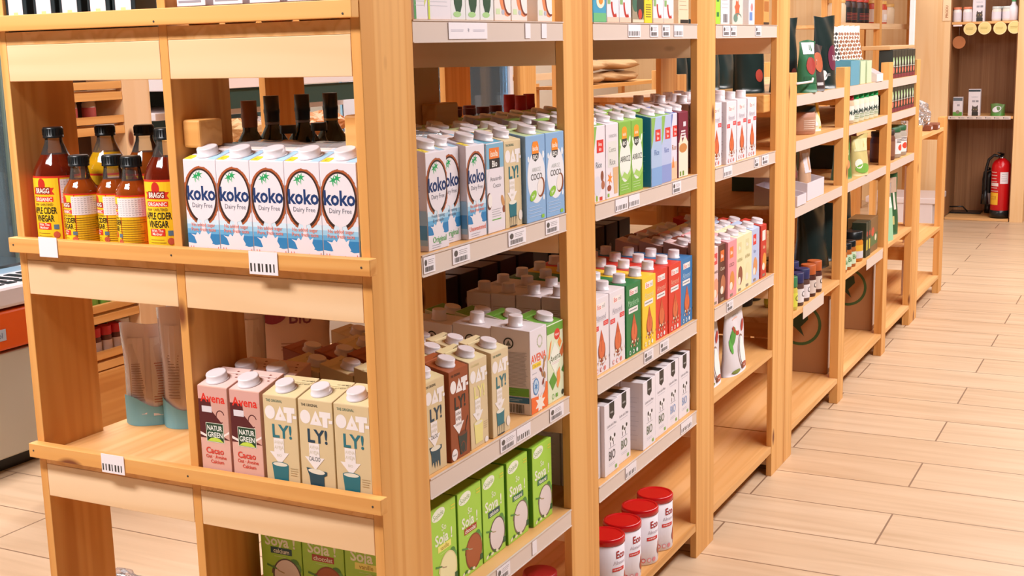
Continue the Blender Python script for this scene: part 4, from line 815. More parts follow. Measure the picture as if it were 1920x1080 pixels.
# ------------------------------------------------------------------ goods on the second unit
def jar(r, h, body, lid, lidh=.016, art=(), lab=None, name='jar', lr=1.0):
    mb = MB(); mb.lathe([(0, 0), (r * .94, 0), (r, .004), (r, h * .84), (r * .9, h * .92), (r * .86, h)], body, 24); o = mb.build(name)
    mb = MB(); q = r * .94 * lr; mb.lathe([(q, h - .004), (q, h + lidh - .002), (q * .94, h + lidh), (0, h + lidh)], lid, 24); mb.build('lid', o)
    if lab: round_label(o, r, h * .15, h * .72, lab, art)
    return o
def place(o, x, y, z, rz, lab, cat, group=None, tilt=None):
    return tag(put(o, (x, y, z + .0004), R(rz), tilt), lab, cat, group)
mat('foil_dark', '#1d2a28', rough=.28)
bp = [pouch(.165, .07, .262, 'foil_dark', [E(.108, .112, .040, .046, '#6c1e3c', 22), T('QUINOA', .108, .112, .020, '#d8c8d0', 2, .07), E(.032, .05, .018, .018, '#e0dcdc', 18), E(.032, .05, .014, .010, '#2c201c', 14), T('BIO', .065, .052, .010, '#a8a8a8')], 'black_pouch', 11),
      pouch(.15, .07, .26, 'foil_dark', [E(.10, .06, .022, .022, '#a83c2c', 18)], 'black_pouch', 12),
      pouch(.10, .06, .175, '#2c6a44', [Rr(.01, .13, .09, .17, '#e0dce0'), Rr(.01, .03, .09, .055, '#1c5a34'), E(.05, .09, .03, .03, '#a83c34', 14)], 'green_pouch', 13),
      pouch(.11, .06, .16, '#3c2a28', [E(.05, .10, .035, .035, '#b85a34', 16), T('TE', .05, .10, .02, '#e8e0d8', 2), Rr(.02, .02, .06, .03, '#c8c0c0')], 'dark_pouch', 14)]
Z = L2
for i, (o, x, y, rz, lab) in enumerate([(bp[0], -.010, 3.10, 78, 'tall black pouch with maroon disc, foremost on the second unit top shelf'), (bp[1], -.05, 2.90, 70, 'tall black glossy pouch behind the small green pouch'), (bp[2], .002, 2.78, 72, 'small green and white pouch in front of the tall black pouches'), (bp[3], -.035, 2.895 + .03, 80, 'small dark pouch with orange disc between the tall black pouches'), (bp[1], -.13, 2.76, 62, 'black pouch half hidden behind the thin short post')]):
    if i == 3: x, y = .002, 2.905
    if i == 1: x = -.095; y = 2.86
    if i == 4: x = -.19; y = 2.74
    place(o, x, y, Z[0], rz, lab, 'pouch', 'pouches on the second unit top shelf')
bpp = pouch(.165, .07, .262, 'foil_dark', (), 'black_pouch', 15)
for i in range(6):
    place(bpp, -.43, 2.66 + .18 * i, Z[0], 80, 'plain black pouch in the shaded rear row, %s from the tall unit' % ['first', 'second', 'third', 'fourth', 'fifth', 'sixth'][i], 'pouch', 'rear row of black pouches')
zb = [pouch(.10, .05, .235, '#e6dcd2', [('Q', [[(.008 + .022 * a + .011 * (b % 2), .02 + .016 * b), (.019 + .022 * a + .011 * (b % 2), .028 + .016 * b), (.008 + .022 * a + .011 * (b % 2), .036 + .016 * b), (-.003 + .022 * a + .011 * (b % 2) + .002, .028 + .016 * b)] for a in range(4) for b in range(12)], c)], 'patterned_bag', 20 + i) for i, c in enumerate(('#2c1c18', '#9a5a34'))]
for i, y in enumerate((3.50, 3.60, 3.70, 3.80, 3.90)):
    place(zb[0 if i == 0 else 1], -.075, y, Z[0], 62, 'diamond patterned snack bag, %s of five leaning in a row' % ['first', 'second', 'third', 'fourth', 'last'][i], 'bag', 'diamond patterned bags', tilt=(R(-8), 0))
def open_box(w, d, h, m, name='display_box', front=.6, t=.003):
    mb = MB(); mb.box(-w / 2, w / 2, 0, d, 0, t, m); mb.box(-w / 2, w / 2, 0, t, t, h * front, m); mb.box(-w / 2, w / 2, d - t, d, t, h, m)
    for s in (-1, 1):
        x0, x1 = sorted((s * w / 2, s * (w / 2 - t))); mb.hexa([(x0, t, t), (x1, t, t), (x1, d - t, t), (x0, d - t, t)], [(x0, t, h * front), (x1, t, h * front), (x1, d - t, h), (x0, d - t, h)], m)
    return mb.build(name)
bb = open_box(.16, .15, .10, '#5a9cb4', front=.95); place(bb, .0 - .002, 3.45, Z[0], 90, 'blue display box at the short post, second unit top shelf', 'box')
gb = open_box(.09, .12, .10, '#c8d8b4', front=.9); place(gb, -.004, 3.60, Z[0], 90, 'pale green display box holding patterned bags', 'box'); place(gb, -.004, 3.72, Z[0], 90, 'second pale green display box right of the first', 'box')
wb = open_box(.13, .12, .09, '#e8dfe0', front=.35); place(wb, .004, 3.90, Z[0], 90, 'white low-front display box with a dark bag', 'box')
dk = slim(.068, '#1d2420', [E(.030, .075, .016, .020, '#a8c890', 12, .4), E(.038, .066, .008, .016, '#e0e4d0', 10, -.4), Rr(.006, .05, .06, .053, '#d0ccc0'), E(.034, .035, .018, .014, '#e0705c', 12), Rr(0, 0, .068, .018, '#7a1c34')], h=.125, name='tea_box')
for i in range(9): place(dk, -.006, 4.245 + .0705 * i - (.0 if i else 0) + .005, Z[0], 90, NTH[i if i < 4 else i + 1] + ' black tea box of eight, upper row in the last bay', 'box', 'tea boxes, upper row') if i < 8 else None
for i in range(8): place(dk, -.006, 4.25 + .0705 * i, Z[1], 90, NTH[i if i < 4 else i + 1] + ' black tea box of eight, lower row in the last bay', 'box', 'tea boxes, lower row')
mb = MB(); mb.box(-.30, .30, -.005, .12, .0, .018, 'kraft', .003); o = mb.build('box_lid'); place(o, -.02, 4.50, Z[0] + .126, 90, 'gold rimmed tray lying on the row of black tea boxes', 'tray')
gl = [jar(.033, .098, '#d8dcc0', '#1c9450', .036, [T('Mou', 0, .03, .02, '#3c4a44', 1), Ln(-.02, .02, .0, .02, 3, '#8a9a6c', .003)], '#dfe0d4', 'green_capped_jar', 1.0), jar(.033, .098, '#c8b090', '#a81c30', .036, [T('Mou', 0, .03, .02, '#3c4a44', 1)], '#dfe0d4', 'red_capped_jar', 1.0)]
for i, y in enumerate((3.47, 3.565, 3.66, 3.755, 3.85, 3.945)):
    place(gl[1 if i == 0 else 0], -.042, y, Z[1], 75, ('jar with dark red cap left of the green capped jars' if i == 0 else 'jar with bright green cap, %s from the red capped jar' % ORD[i].replace('second', 'first').replace('third', 'second').replace('fourth', 'third').replace('fifth', 'fourth').replace('sixth', 'fifth')), 'jar', 'green capped jars')
j = jar(.055, .085, '#b8846c', '#1c2422', .016, [Ln(-.03, .03, .005, .04, 5, '#e0c8b8', .003)], '#b98a70', 'spread_jar', 1.05); place(j, -.075, 2.90, Z[1], 60, 'brown jar with flat black lid below the black pouches', 'jar')
o = pouch(.10, .06, .135, '#e6d6b8', [Rr(.055, .01, .085, .12, '#e0b040'), Rr(.01, .02, .045, .09, '#ece4e4')], 'paper_pouch', 31); place(o, -.045, 3.055, Z[1], 78, 'cream and yellow pouch right of the black-lidded jar', 'pouch')
o = open_box(.24, .19, .10, '#ddd4dc', front=.62); place(o, -.003, 2.86, Z[2], 90, 'larger white open display box with upright kraft pouches', 'box'); 
o2 = open_box(.12, .15, .07, '#ddd4dc', front=.5, name='display_box'); place(o2, .004, 2.64, Z[2], 90, 'smaller white open display box next to the short post', 'box')
kp = pouch(.085, .045, .165, '#d2a684', [Rr(.015, .08, .07, .15, '#e0d4d8'), Rr(.035, .012, .055, .028, '#e8d0a8'), Rr(.05, .01, .075, .02, '#d85a4c')], 'kraft_pouch', 33); place(kp, -.035, 2.90, Z[2] + .004, 80, 'kraft pouch standing in the white display box', 'pouch')
kp2 = pouch(.085, .05, .15, '#6a4234', [E(.05, .08, .012, .012, '#8a4a44', 10)], 'brown_pouch', 34); place(kp2, -.06, 2.80, Z[2] + .004, 70, 'dark brown pouch standing in the white display box', 'pouch')
tm = pouch(.07, .03, .05, '#b88a74', (), 'small_bag', 35); place(tm, -.03, 2.64, Z[2] + .004, 90, 'small brown and white sweets bag in the smaller display box', 'bag')
dg = slim(.26, '#26463a', [Rr(.19, .02, .23, .05, '#8a9a90'), Rr(.2, .026, .22, .044, '#1f3a30')], d=.2, h=.20, name='green_box'); place(dg, -.15, 3.11, Z[2], 90, 'large dark green box behind the kraft pouch', 'box')
sp = lambda lidc, body, lab: jar(.028, .085, body, lidc, .032, [T('C', 0, .03, .02, '#3a3030', 1)], lab, 'spice_jar', 1.03)
sj = {'green': sp('#3c7a4c', '#c8b84c', '#d8d84c'), 'navy': sp('#2c2c5a', '#5a3c34', '#e4dce0'), 'orange': sp('#b85a28', '#4a2018', '#d8c8c0')}
for i, (c, x, y) in enumerate((('green', -.034, 2.640), ('green', -.10, 2.66), ('navy', -.034, 2.725), ('navy', -.036, 2.815), ('orange', -.036, 2.905), ('orange', -.036, 2.995), ('orange', -.11, 2.76), ('orange', -.12, 2.86), ('navy', -.11, 2.95))):
    place(sj[c], x, y, Z[3], 80, 'spice jar with %s cap, %s' % (c, ['nearest the short post', 'second row near the short post', 'left of two in front', 'right of two in front', 'left front one', 'right front one', 'second row left', 'second row middle', 'second row right'][i]), 'jar', 'spice jars on the second unit')
bj = jar(.048, .078, '#241c18', 'black_plastic', .02, (), '#2c2420', 'black_lidded_jar', 1.03)
for i in range(9): place(bj, -.22 - .1 * (i // 5) + 0, 2.66 + .11 * (i % 5) , Z[3], 80, 'black-lidded dark jar in the shaded rows behind the spice jars', 'jar', 'black lidded jars')
hj = jar(.043, .098, '#c87818', 'black_plastic', .028, [Rr(-.035, .0, .035, .03, '#d0ccd4'), ], '#e0a830', 'honey_jar', 1.04); place(hj, -.055, 3.72, Z[3], 75, 'amber jar with thick black lid and white label', 'jar')
sm = jar(.030, .088, '#a85a1c', 'black_plastic', .02, [T('Bio', 0, .03, .02, '#4c8a4c', 1)], '#c8dcc0', 'small_jar', 1.02)
for i, y in enumerate((3.42, 3.50, 3.58)): place(sm, -.04, y, Z[3], 80, 'small amber jar, %s left of the thick-lidded jar' % ['third', 'second', 'directly'][i], 'jar', 'small amber jars')
vb = [slim(.045, '#2a3424', [Rr(.008, .03, .036, .075, '#c8b840'), E(.022, .1, .014, .012, '#a83c2c', 10)], d=.06, h=.15, name='narrow_box')]
for i, y in enumerate((3.82, 3.87)): place(vb[0], -.015, y, Z[3], 90, ['left', 'right'][i] + ' narrow dark box with yellow print near the third short post', 'box')
pj = slim(.16, '#7c5a34', [Rr(.01, .03, .15, .08, '#4c6a3c'), E(.05, .09, .03, .02, '#c84c34', 12), E(.11, .06, .02, .015, '#e0d4b8', 10)], d=.1, h=.15, name='printed_box'); place(pj, -.02, 3.99, Z[3], 90, 'printed brown and green box beside the third short post', 'box')
dp = pouch(.24, .12, .31, 'foil_dark', (), 'dark_sack', 41)
for i, (x, y) in enumerate(((-.16, 2.72), (-.18, 2.97), (-.12, 3.50), (-.10, 3.75), (-.12, 3.98))): place(dp, x if i > 1 else x - .16, y, Z[3] + (.0 if i < 2 else .0), 80, 'tall dark sack behind the jars of the second unit, %s from the tall unit' % ['first', 'second', 'third', 'fourth', 'fifth'][i], 'sack', 'dark sacks')
gp = [pouch(.15, .06, .185, '#4c7a34', [E(.07, .06, .03, .02, '#c88a5c', 12), T('BIO', .08, .11, .03, '#b8d0a0', 1)], 'green_pouch', 51), pouch(.13, .06, .165, '#c8b878', [Rr(.01, .10, .12, .15, '#d8d0a0'), E(.06, .03, .05, .02, '#7ab048', 14), E(.03, .05, .02, .02, '#f0ece0', 12)], 'cereal_pouch', 52), pouch(.13, .05, .20, '#6a1c30', [Rr(.03, .1, .09, .14, '#8a3c50')], 'maroon_pouch', 53)]
for o, x, y, rz, lab in ((gp[0], -.03, 3.50, 80, 'green pouch with nuts print on the third shelf of the second unit'), (gp[1], .0, 3.66, 72, 'pale yellow and green cereal pouch'), (gp[2], -.075, 3.79, 70, 'maroon pouch leaning beside the cereal pouch')): place(o, x, y, Z[2], rz, lab, 'pouch')
dg2 = slim(.16, '#1c2a26', [E(.05, .14, .02, .02, '#5a6a60', 14)], d=.2, h=.2, name='dark_box'); place(dg2, -.16, 3.97, Z[2], 90, 'dark box with round mark behind the maroon pouch', 'box')
rj = jar(.055, .125, '#a89a8c', '#2c5a34', .018, [E(.0, .03, .02, .015, '#d84a34', 12), Ln(-.03, .03, .05, .07, 3, '#6a5a50', .003)], '#ece4e4', 'wide_jar', 1.0); rj2 = jar(.045, .12, '#6a3c2c', '#3a2c24', .018, (), '#8a5a44', 'brown_jar', 1.0)
place(rj2, -.06, 4.27, Z[2], 80, 'brown jar next to the third short post', 'jar'); place(rj2, -.06, 4.38, Z[2], 80, 'second brown jar left of the white labelled jars', 'jar'); place(rj, -.065, 4.50, Z[2], 80, 'left wide jar with green lid and white label', 'jar'); place(rj, -.065, 4.64, Z[2], 70, 'right wide jar with green lid and white label', 'jar')
cbg = [pouch(.14, .07, .26, 'clear_film', [Rr(.02, .0, .12, .15, '#9ccca4'), Rr(.03, .15, .11, .2, '#d8e8dc')], 'green_clear_bag', 61), pouch(.15, .07, .29, '#2c5a34', [Rr(.03, .08, .05, .14, '#e0dcd0'), Rr(.06, .05, .08, .09, '#c8b878'), Rr(.08, .12, .10, .20, '#d8d0c0'), Rr(.02, .2, .13, .27, '#b89a84')], 'herb_bag', 62)]
place(cbg[0], -.01, 4.32, Z[3], 78, 'clear bag with pale green print on the lower shelf', 'bag'); place(cbg[1], -.03, 4.50, Z[3], 70, 'dark green herb bag with clear top on the lower shelf', 'bag')
# cardboard boxes on the bottom board
def carton_box(w, d, h, name='cardboard_box'):
    mb = MB(); mb.box(-w / 2, w / 2, 0, d, 0, h, 'cardboard', .002); e = MB()
    rt = [Rr(.02, .02, d - .02, h - .02, '#e4d8cc')] ; emit(mb, [Rr(.015, .02, w - .015, h - .03, '#e6dcd4'), Ar(w * .5, h * .45, .02, .035, .004, 0, 360, '#8ab070', 20), Rr(w * .45, h * .7, w * .55, h * .8, '#b8c8a0'), T('ECO', w * .5, h * .25, .02, '#a0b490')], art_map('front', w, d, h, h))
    emit(mb, [Ar(d * .62, h * .60, .088, .088, .012, 0, 360, '#3c5a30', 36), Pp([(d * .62 + .03, h * .60 + .055), (d * .62 - .05, h * .60 + .012), (d * .62 + .02, h * .60 - .05), (d * .62 + .005, h * .60 - .012), (d * .62 + .035, h * .60 + .02)], '#24402c'), T('ECO', d * .3, h * .2, .018, '#5a4430')], art_map('left', w, d, h, h))
    return mb.build(name)
cbx = carton_box(.25, .30, .33)
for i, (x, y) in enumerate(((-.055, 3.435), (-.055, 4.285))):
    place(cbx, x, y, Z[4], 90, ['cardboard box with green round arrow emblem, nearer one', 'cardboard box with green round arrow emblem, farther one'][i], 'cardboard box', 'cardboard boxes on the bottom board')
# ------------------------------------------------------------------ far end: jar shelf, cabinet, extinguisher
def shelf_unit(name, x0, x1, ys, levels, H, t=.034, D=.06, back=None, m='pine_z', lip=True, xl='y', z0=0):
    """simple open shelving facing +X between x0 (rear) and x1 (front)"""
    r = empty(name, (0, 0, 0))
    for y in ys:
        for a, b in ((x1 - t, x1), (x0, x0 + t)): part(r, 'post', [(a, b, y, y + D, z0, H)], m)
    for z in levels:
        part(r, 'shelf', [(x0 + t + .001, x1 - t - .001, ys[0] + .001, ys[-1] + D - .001, z - .02, z)], 'deal_y', bv=0)
        if lip: part(r, 'lip_rail', [(x1 - .001 - t * .6, x1 - .001, ys[i] + D + .001, ys[i + 1] - .001, z - .028, z + .012) for i in range(len(ys) - 1)], 'pale_y')
    return r
js = shelf_unit('jar_shelf', -1.25, -.82, (6.7, 8.0, 9.3), (1.515, 1.88, .9), 2.05, t=.045, D=.07); tag(js, 'pale wooden shelving standing across the aisle behind, jars on its upper board', 'shelves')
mb = MB()
pj1 = jar(.062, .165, '#3a1c18', '#b83a28', .02, [Rr(-.05, .0, .05, .07, '#1c1c1c'), Ln(-.04, .04, .01, .06, 5, '#a84038', .004)], '#1e1e1e', 'preserve_jar'); pj2 = jar(.06, .165, '#c84428', '#e0b060', .02, [Rr(-.03, .02, .03, .06, '#e8e0dc')], '#e0c8b8', 'sauce_jar'); pj3 = jar(.06, .15, '#e0c8a8', '#d8a860', .02, (), None, 'empty_jar')
for i, (o, y, lab) in enumerate(((pj3, 7.16, 'clear pale jar at the left of the dark preserve jars'), (pj1, 7.34, 'left dark labelled preserve jar'), (pj1, 7.50, 'second dark labelled preserve jar'), (pj1, 7.74, 'third dark labelled preserve jar'), (pj1, 7.89, 'fourth dark labelled preserve jar'), (pj2, 8.2, 'left red and white sauce jar'), (pj2, 8.36, 'middle red and white sauce jar'), (pj2, 8.55, 'right red and white sauce jar'), (pj3, 8.85, 'pale jar at the right end of the upper board'))):
    place(o, -.94, y, 1.515, 75, lab, 'jar', 'jars on the far wooden shelf')
bx = slim(.5, '#e0a860', (), d=.25, h=.30, name='wooden_crate'); place(bx, -.93, 8.35, .9, 90, 'pale wooden crate under the jars on the far shelf', 'crate')
wt = slim(.10, '#ece4e6', [Rr(.0, .0, .10, .05, '#6a2c20')], d=.06, h=.16, name='small_carton'); 
place(wt, -.88, 7.25, .9, 90, 'left white and brown carton on the lower board of the far shelf', 'carton', 'white brown cartons on the far shelf'); place(wt, -.88, 7.75, .9, 90, 'right white and brown carton on the lower board of the far shelf', 'carton', 'white brown cartons on the far shelf')
mb = MB(); mb.box(-.012, .012, -.012, .012, 0, 2.4, 'white_plastic', .002); o = mb.build('conduit_pole'); o.location = (-.075, 5.06, 0); tag(o, 'thin white upright pole beside the last short post', 'pole')
# cabinet
CY = 8.79; cab = empty('tall_cabinet', (0, 0, 0)); tag(cab, 'tall wooden wall cabinet with dark chipboard inside at the aisle end', 'cabinet')
part(cab, 'side_panel', [(-.72, -.445, CY, CY + .03, 0, 2.4), (-.475, -.445, CY + .03, CY + .5, 0, 2.4)], 'panel_z')
part(cab, 'side_panel', [(.045, .14, CY - .01, CY + .5, 0, 2.4)], 'panel_z')
part(cab, 'back_panel', [(-.445, .045, CY + .47, CY + .5, 0, 2.4)], 'chipboard', 'brown chipboard back')
part(cab, 'lining', [(-.4445, -.437, CY + .012, CY + .469, .03, 2.4)], 'chipboard'); part(cab, 'lining', [(.037, .0445, CY + .012, CY + .469, .03, 2.4)], 'chipboard')
for z in (.02, .812, 1.528, 2.15):
    s = part(cab, 'shelf', [(-.436, .036, CY + .003, CY + .469, z - .018, z)], 'deal_x', bv=0)
    if z == .812:
        mb = MB(); mb.box(-.436, .02, CY, CY + .0015, z - .024, z + .001, 'rail_plastic')
        emit(mb, [E(-.42 + .065 * i, z - .012, .005, .005, '#4a4444', 8) for i in range(7)] + [Ln(-.412 + .065 * i, -.38 + .065 * i, z - .018, z - .008, 2, '#9a9498', .002) for i in range(7)], lambda u, v, q: (u, CY - q * 3, v)); mb.build('price_rail', cab)
for i, x in enumerate((-.300, -.195, -.085, .018)):
    mb = MB(); mb.lathe([(0, 0), (.048, 0), (.048, .002), (0, .002)], '#e4cc84', 30, M=Matrix.Rotation(R(90), 4, 'X')); emit(mb, [Ar(0, 0, .046, .046, .003, 0, 360, '#efe2b4', 24), Ln(-.03, .03, -.01, .012, 2, '#c0a860', .005)], lambda u, v, q: (u, -.0022 - q, v)); o = mb.build('round_sign')
    o.location = (x, CY - .002, 1.474 + .004 * (i % 2)); tag(o, 'round pale yellow sign hanging from the cabinet shelf, %s of four' % ['leftmost', 'second', 'third', 'rightmost'][i], 'sign', 'round shelf signs')
mb = MB(); mb.lathe([(0, 0), (.048, 0), (.048, .002), (0, .002)], '#b06a38', 30, M=Matrix.Rotation(R(90), 4, 'X')); o = mb.build('round_sign'); o.location = (-.385, CY + .05, 1.375); tag(o, 'round orange brown sign in the shade below the row of yellow ones', 'sign')
mb = MB(); mb.tube([(0, 0, 0), (0, 0, .10)], .001, 'steel', 6); o2 = mb.build('hanger', o); o2.location = (0, 0, .045)
part(cab, 'price_rail', [(-.425, -.36, CY - .001, CY + .002, 1.496, 1.508)], 'white_plastic')
mb = MB(); mb.box(-.03, .03, -.004, 0, 0, .16, '#f0d4ac', .001); emit(mb, [T('PRODU', 0, .07, .02, '#a85a2c', 1, None, R(90))], lambda u, v, q: (u, -.0045 - q, v)); o = mb.build('vertical_sign'); o.location = (-.475, CY - .002, 1.54); tag(o, 'vertical sign with brown writing on the cabinet upright', 'sign')
cat = [E(.05, .045, .024, .026, '#4a403a', 20), Pp([(.028, .06), (.032, .082), (.045, .066)], '#4a403a'), Pp([(.072, .06), (.070, .084), (.055, .066)], '#4a403a'), Rr(.028, .0, .075, .03, '#2c2826'), E(.042, .05, .003, .003, '#c8b060', 8), E(.060, .05, .003, .003, '#c8b060', 8)]
c1 = slim(.088, '#ddd6dc', cat[:] + [Rr(.028, .105, .050, .120, '#9a96a0'), Rr(.055, .105, .075, .120, '#8a8890'), T('YARRAH', .046, .145, .010, '#a8a8b4', 0, .05), Rr(0, .185, .088, .2, '#2c3a44')], d=.05, h=.205, name='cat_food_pouch')
k2 = slim(.07, '#ddd6dc', [Rr(0, 0, .07, .03, '#5a9a3c'), E(.036, .03, .014, .014, '#8a7a6a', 12), Rr(.03, .075, .05, .09, '#9a96a0'), Rr(0, .115, .07, .14, '#5a6470'), Ln(.012, .06, .095, .105, 1, '#a8a8b4', .003)], d=.05, h=.145, name='cat_food_pouch')
CS = .8124
place(c1, -.255, CY + .05, CS - .0004, 0, 'tall white cat food pouch with dark cat head print', 'pouch'); place(k2, -.375, CY + .04, CS - .0004, 0, 'shorter white pouch with green base next to the cat food pouch', 'pouch')
gt = pouch(.11, .09, .09, '#5a7a3c', [E(.05, .05, .035, .022, '#ddd6dc', 18, .3), Rr(0, 0, .11, .02, '#4c8a34')], 'cat_food_bag', 71); place(gt, -.085, CY + .04, CS - .0004, 0, 'small green pack with white oval lying right of the cat pouch', 'pack')
place(c1, -.25, CY + .05, 1.5284 - .0004, 0, 'white pouch with cat print on the upper cabinet shelf', 'pouch')
wj = jar(.032, .10, '#e8dfdc', '#d87a54', .012, (), '#ddd4dc', 'white_tin', 1.05)
for i, x in enumerate((-.405, -.33)): place(wj, x, CY + .05, 1.528, 0, ['left', 'right'][i] + ' white tin with orange rim, upper cabinet shelf', 'tin', 'white tins in the cabinet')
hj2 = jar(.034, .095, '#e0d4c8', '#c8ccc8', .014, (), '#ddd4dc', 'supplement_jar', 1.0)
for i, x in enumerate((-.12, -.045)): place(hj2, x, CY + .05, 1.528, 0, ['left', 'right'][i] + ' white labelled jar beside the large white bottle', 'jar', 'white jars in the cabinet')
place(hj2, -.082, CY + .115, 1.528, 0, 'white labelled jar behind the pair on the upper cabinet shelf', 'jar')
mb = MB(); mb.lathe([(0, 0), (.03, 0), (.036, .006), (.038, .07), (.034, .10), (.018, .12), (.014, .14)], WHT, 24); o = mb.build('detergent_bottle'); mb = MB(); mb.lathe([(.016, .14), (.016, .16), (0, .16)], '#4c9a5c', 20); mb.build('cap', o); place(o, .02 - .02, CY + .05, 1.528, 0, 'round white bottle with green cap at the right of the upper cabinet shelf', 'bottle')
mb = MB(); mb.box(-.436, -.20, CY + .25, CY + .40, 0, .012, 'black_plastic', .003); mb.tube([(-.43, CY + .2, .06), (-.33, CY + .2, .065), (-.30, CY + .25, .02)], .006, 'black_plastic'); o = mb.build('power_cable'); o.location = (0, 0, .0205); tag(o, 'dark cable lying on the cabinet floor', 'cable')
# fire extinguishers
def extinguisher(r, h, body, label_c, name='fire_extinguisher'):
    mb = MB(); mb.lathe([(r * .96, .045), (r, .05), (r, h * .78), (r * .94, h * .83), (r * .75, h * .88), (r * .35, h * .92), (r * .22, h * .93)], body, 32); o = mb.build(name)
    mb = MB(); mb.lathe([(0, 0), (r * 1.03, 0), (r * 1.03, .06), (r * .98, .062)], 'black_plastic', 32); mb.build('foot_ring', o)
    mb = MB(); mb.lathe([(r * .24, h * .92), (r * .24, h * .96), (0, h * .96)], 'steel', 16); mb.hexa([(-.012, -.09, h * .95), (.012, -.09, h * .95), (.012, .02, h * .955), (-.012, .02, h * .955)], [(-.012, -.09, h * .965), (.012, -.09, h * .965), (.012, .02, h * .985), (-.012, .02, h * .985)], 'black_plastic'); mb.build('valve', o)
    mb = MB(); mb.hexa([(-.010, -.10, h * 1.02), (.010, -.10, h * 1.02), (.012, .025, h * .975), (-.012, .025, h * .975)], [(-.010, -.10, h * 1.035), (.010, -.10, h * 1.035), (.012, .025, h * .995), (-.012, .025, h * .995)], 'black_plastic'); mb.build('handle', o)
    mb = MB(); mb.tube([(-.01, 0, h * .945), (-r * .8, 0, h * .97), (-r * 1.35, 0, h * .90), (-r * 1.6, 0, h * .75), (-r * 1.62, 0, h * .5), (-r * 1.6, 0, h * .40)], .011, 'black_plastic', 10); mb.tube([(-r * 1.6, 0, h * .42), (-r * 1.55, 0, h * .20)], [.013, .026], 'black_plastic', 12); mb.build('hose', o)
    mb = MB(); mb.lathe([(r + .0006, h * .22), (r + .0006, h * .76)], body, 32) if False else None
    emit(mb, label_c, wrap(r + .001, 0), sub=.01); mb.build('label', o); return o
r = .072
ex = extinguisher(r, .50, 'red_paint', [Ln(-.07, .0, .20, .37, 7, '#e0b8b0', .006), Rr(-.07, .25, .0, .275, '#e8d8d4'), Rr(-.075, .105, .0, .20, '#f0b830'), T('CO2', -.038, .16, .03, '#a8641c', 1, .05), Rr(.012, .27, .075, .36, '#e8dfe4'), Ln(.02, .07, .285, .35, 4, '#8a8488', .003)]); place(ex, -.028 - .012, CY + .10, .0206, -8, 'red fire extinguisher with black hose and yellow label', 'fire extinguisher')
ex2 = extinguisher(.05, .40, 'black_plastic', [Rr(-.03, .08, .035, .18, '#b8b0b4')]); place(ex2, -.155 + .0, CY + .36, .0206, 0, 'smaller dark extinguisher behind the red one', 'fire extinguisher')
ex2.scale = (.6, .6, .9)
# white boxes near the last low unit, plastic bag on it
mb = MB(); mb.box(-.9, -.43, -.0, .5, 0, .20, 'white_plastic', .006); mb.box(-.92, -.41, -.01, .51, .2, .245, 'white_plastic', .006); o = mb.build('foam_box'); o.location = (0, 8.15, 0); tag(o, 'white box standing on the floor before the cabinet panel', 'box')
mb = MB(); emit(mb, [Ar(.05, .02, .012, .012, .003, 30, 300, '#2c2c2c', 12)], lambda u, v, q: (-.6 + u, -.0005 - q, .12 + v)); mb.build('print', o)
mb = MB(); mb.box(-.33, .0, 0, .36, 0, .20, 'white_plastic', .006); mb.box(-.34, .01, -.01, .37, .2, .24, 'white_plastic', .006); o = mb.build('foam_box'); o.location = (-.55, 6.1, 0.0); tag(o, 'white lidded box behind the low end unit', 'box')
def crumple(name, c, rx, ry, rz, m, seed, n=22, amp=1.0):
    rnd = random.Random(seed); ph = [rnd.random() * 6 for _ in range(9)]
    mb = MB()
    def fn(u, v):
        a = 2 * math.pi * u; b = math.pi * v; s = 1 + amp * (.13 * math.sin(5 * a + ph[0] + 4 * b) + .09 * math.sin(9 * b + 7 * a + ph[1]) + .06 * math.sin(13 * a + ph[2]))
        return (rx * s * math.sin(b) * math.cos(a), ry * s * math.sin(b) * math.sin(a), rz * (1 - math.cos(b)) * (1 + .08 * math.sin(4 * a)))
    mb.grid(fn, n * 2, n, m, smooth=amp < 1); bmesh.ops.remove_doubles(mb.bm, verts=mb.bm.verts, dist=1e-5); o = mb.build(name); o.location = c; return o
tag(crumple('plastic_bag', (-.10, 5.38, .935), .07, .16, .075, 'clear_film', 3), 'crumpled clear plastic bag on the lowest end unit', 'bag')
for i, (x, y) in enumerate(((-.05, 5.42), (-.03, 5.52), (-.045, 5.62))):
    mb = MB(); mb.box(-.035, .035, -.03, .03, 0, .03, '#8a4a30', .004); mb.box(-.02, .02, -.031, -.0305, .008, .022, WHT); o = mb.build('sweet_pack'); place(o, x, y, .93, 90, ['left', 'middle', 'right'][i] + ' small brown and white pack beside the clear bag', 'pack', 'small packs on the end unit')
# ------------------------------------------------------------------ left background
RX = -1.95
rk = empty('spice_rack', (0, 0, 0)); tag(rk, 'orange pine spice rack with double front rails seen through the left end openings', 'rack')
part(rk, 'side_board', [(RX - .16, RX, 1.515, 1.64, 0, 1.9)], 'pale_z'); part(rk, 'side_board', [(RX - .04, RX, 1.20, 1.24, 0, 1.9)], 'pine_z')
for z in (.445, .60, 1.205, 1.315, 1.5):
    part(rk, 'shelf', [(RX - .155, RX - .025, 1.241, 1.514, z - .016, z)], 'deal_y', bv=0)
    part(rk, 'front_rail', [(RX - .02, RX - .002, 1.241, 1.514, z + .006, z + .030)], 'pine_y'); part(rk, 'front_rail', [(RX - .02, RX - .002, 1.241, 1.514, z - .030, z - .004)], 'pine_y')
part(rk, 'back_board', [(RX - .16, RX - .156, 1.241, 1.514, .1, 1.9)], mat('rack_back', '#4a342a', rough=.7).name); part(rk, 'lower_panel', [(RX - .02, RX - .002, 1.241, 1.514, .12, .41)], 'pine_y'); part(rk, 'plinth', [(RX - .15, RX - .03, 1.241, 1.514, 0, .118)], 'black_plastic')
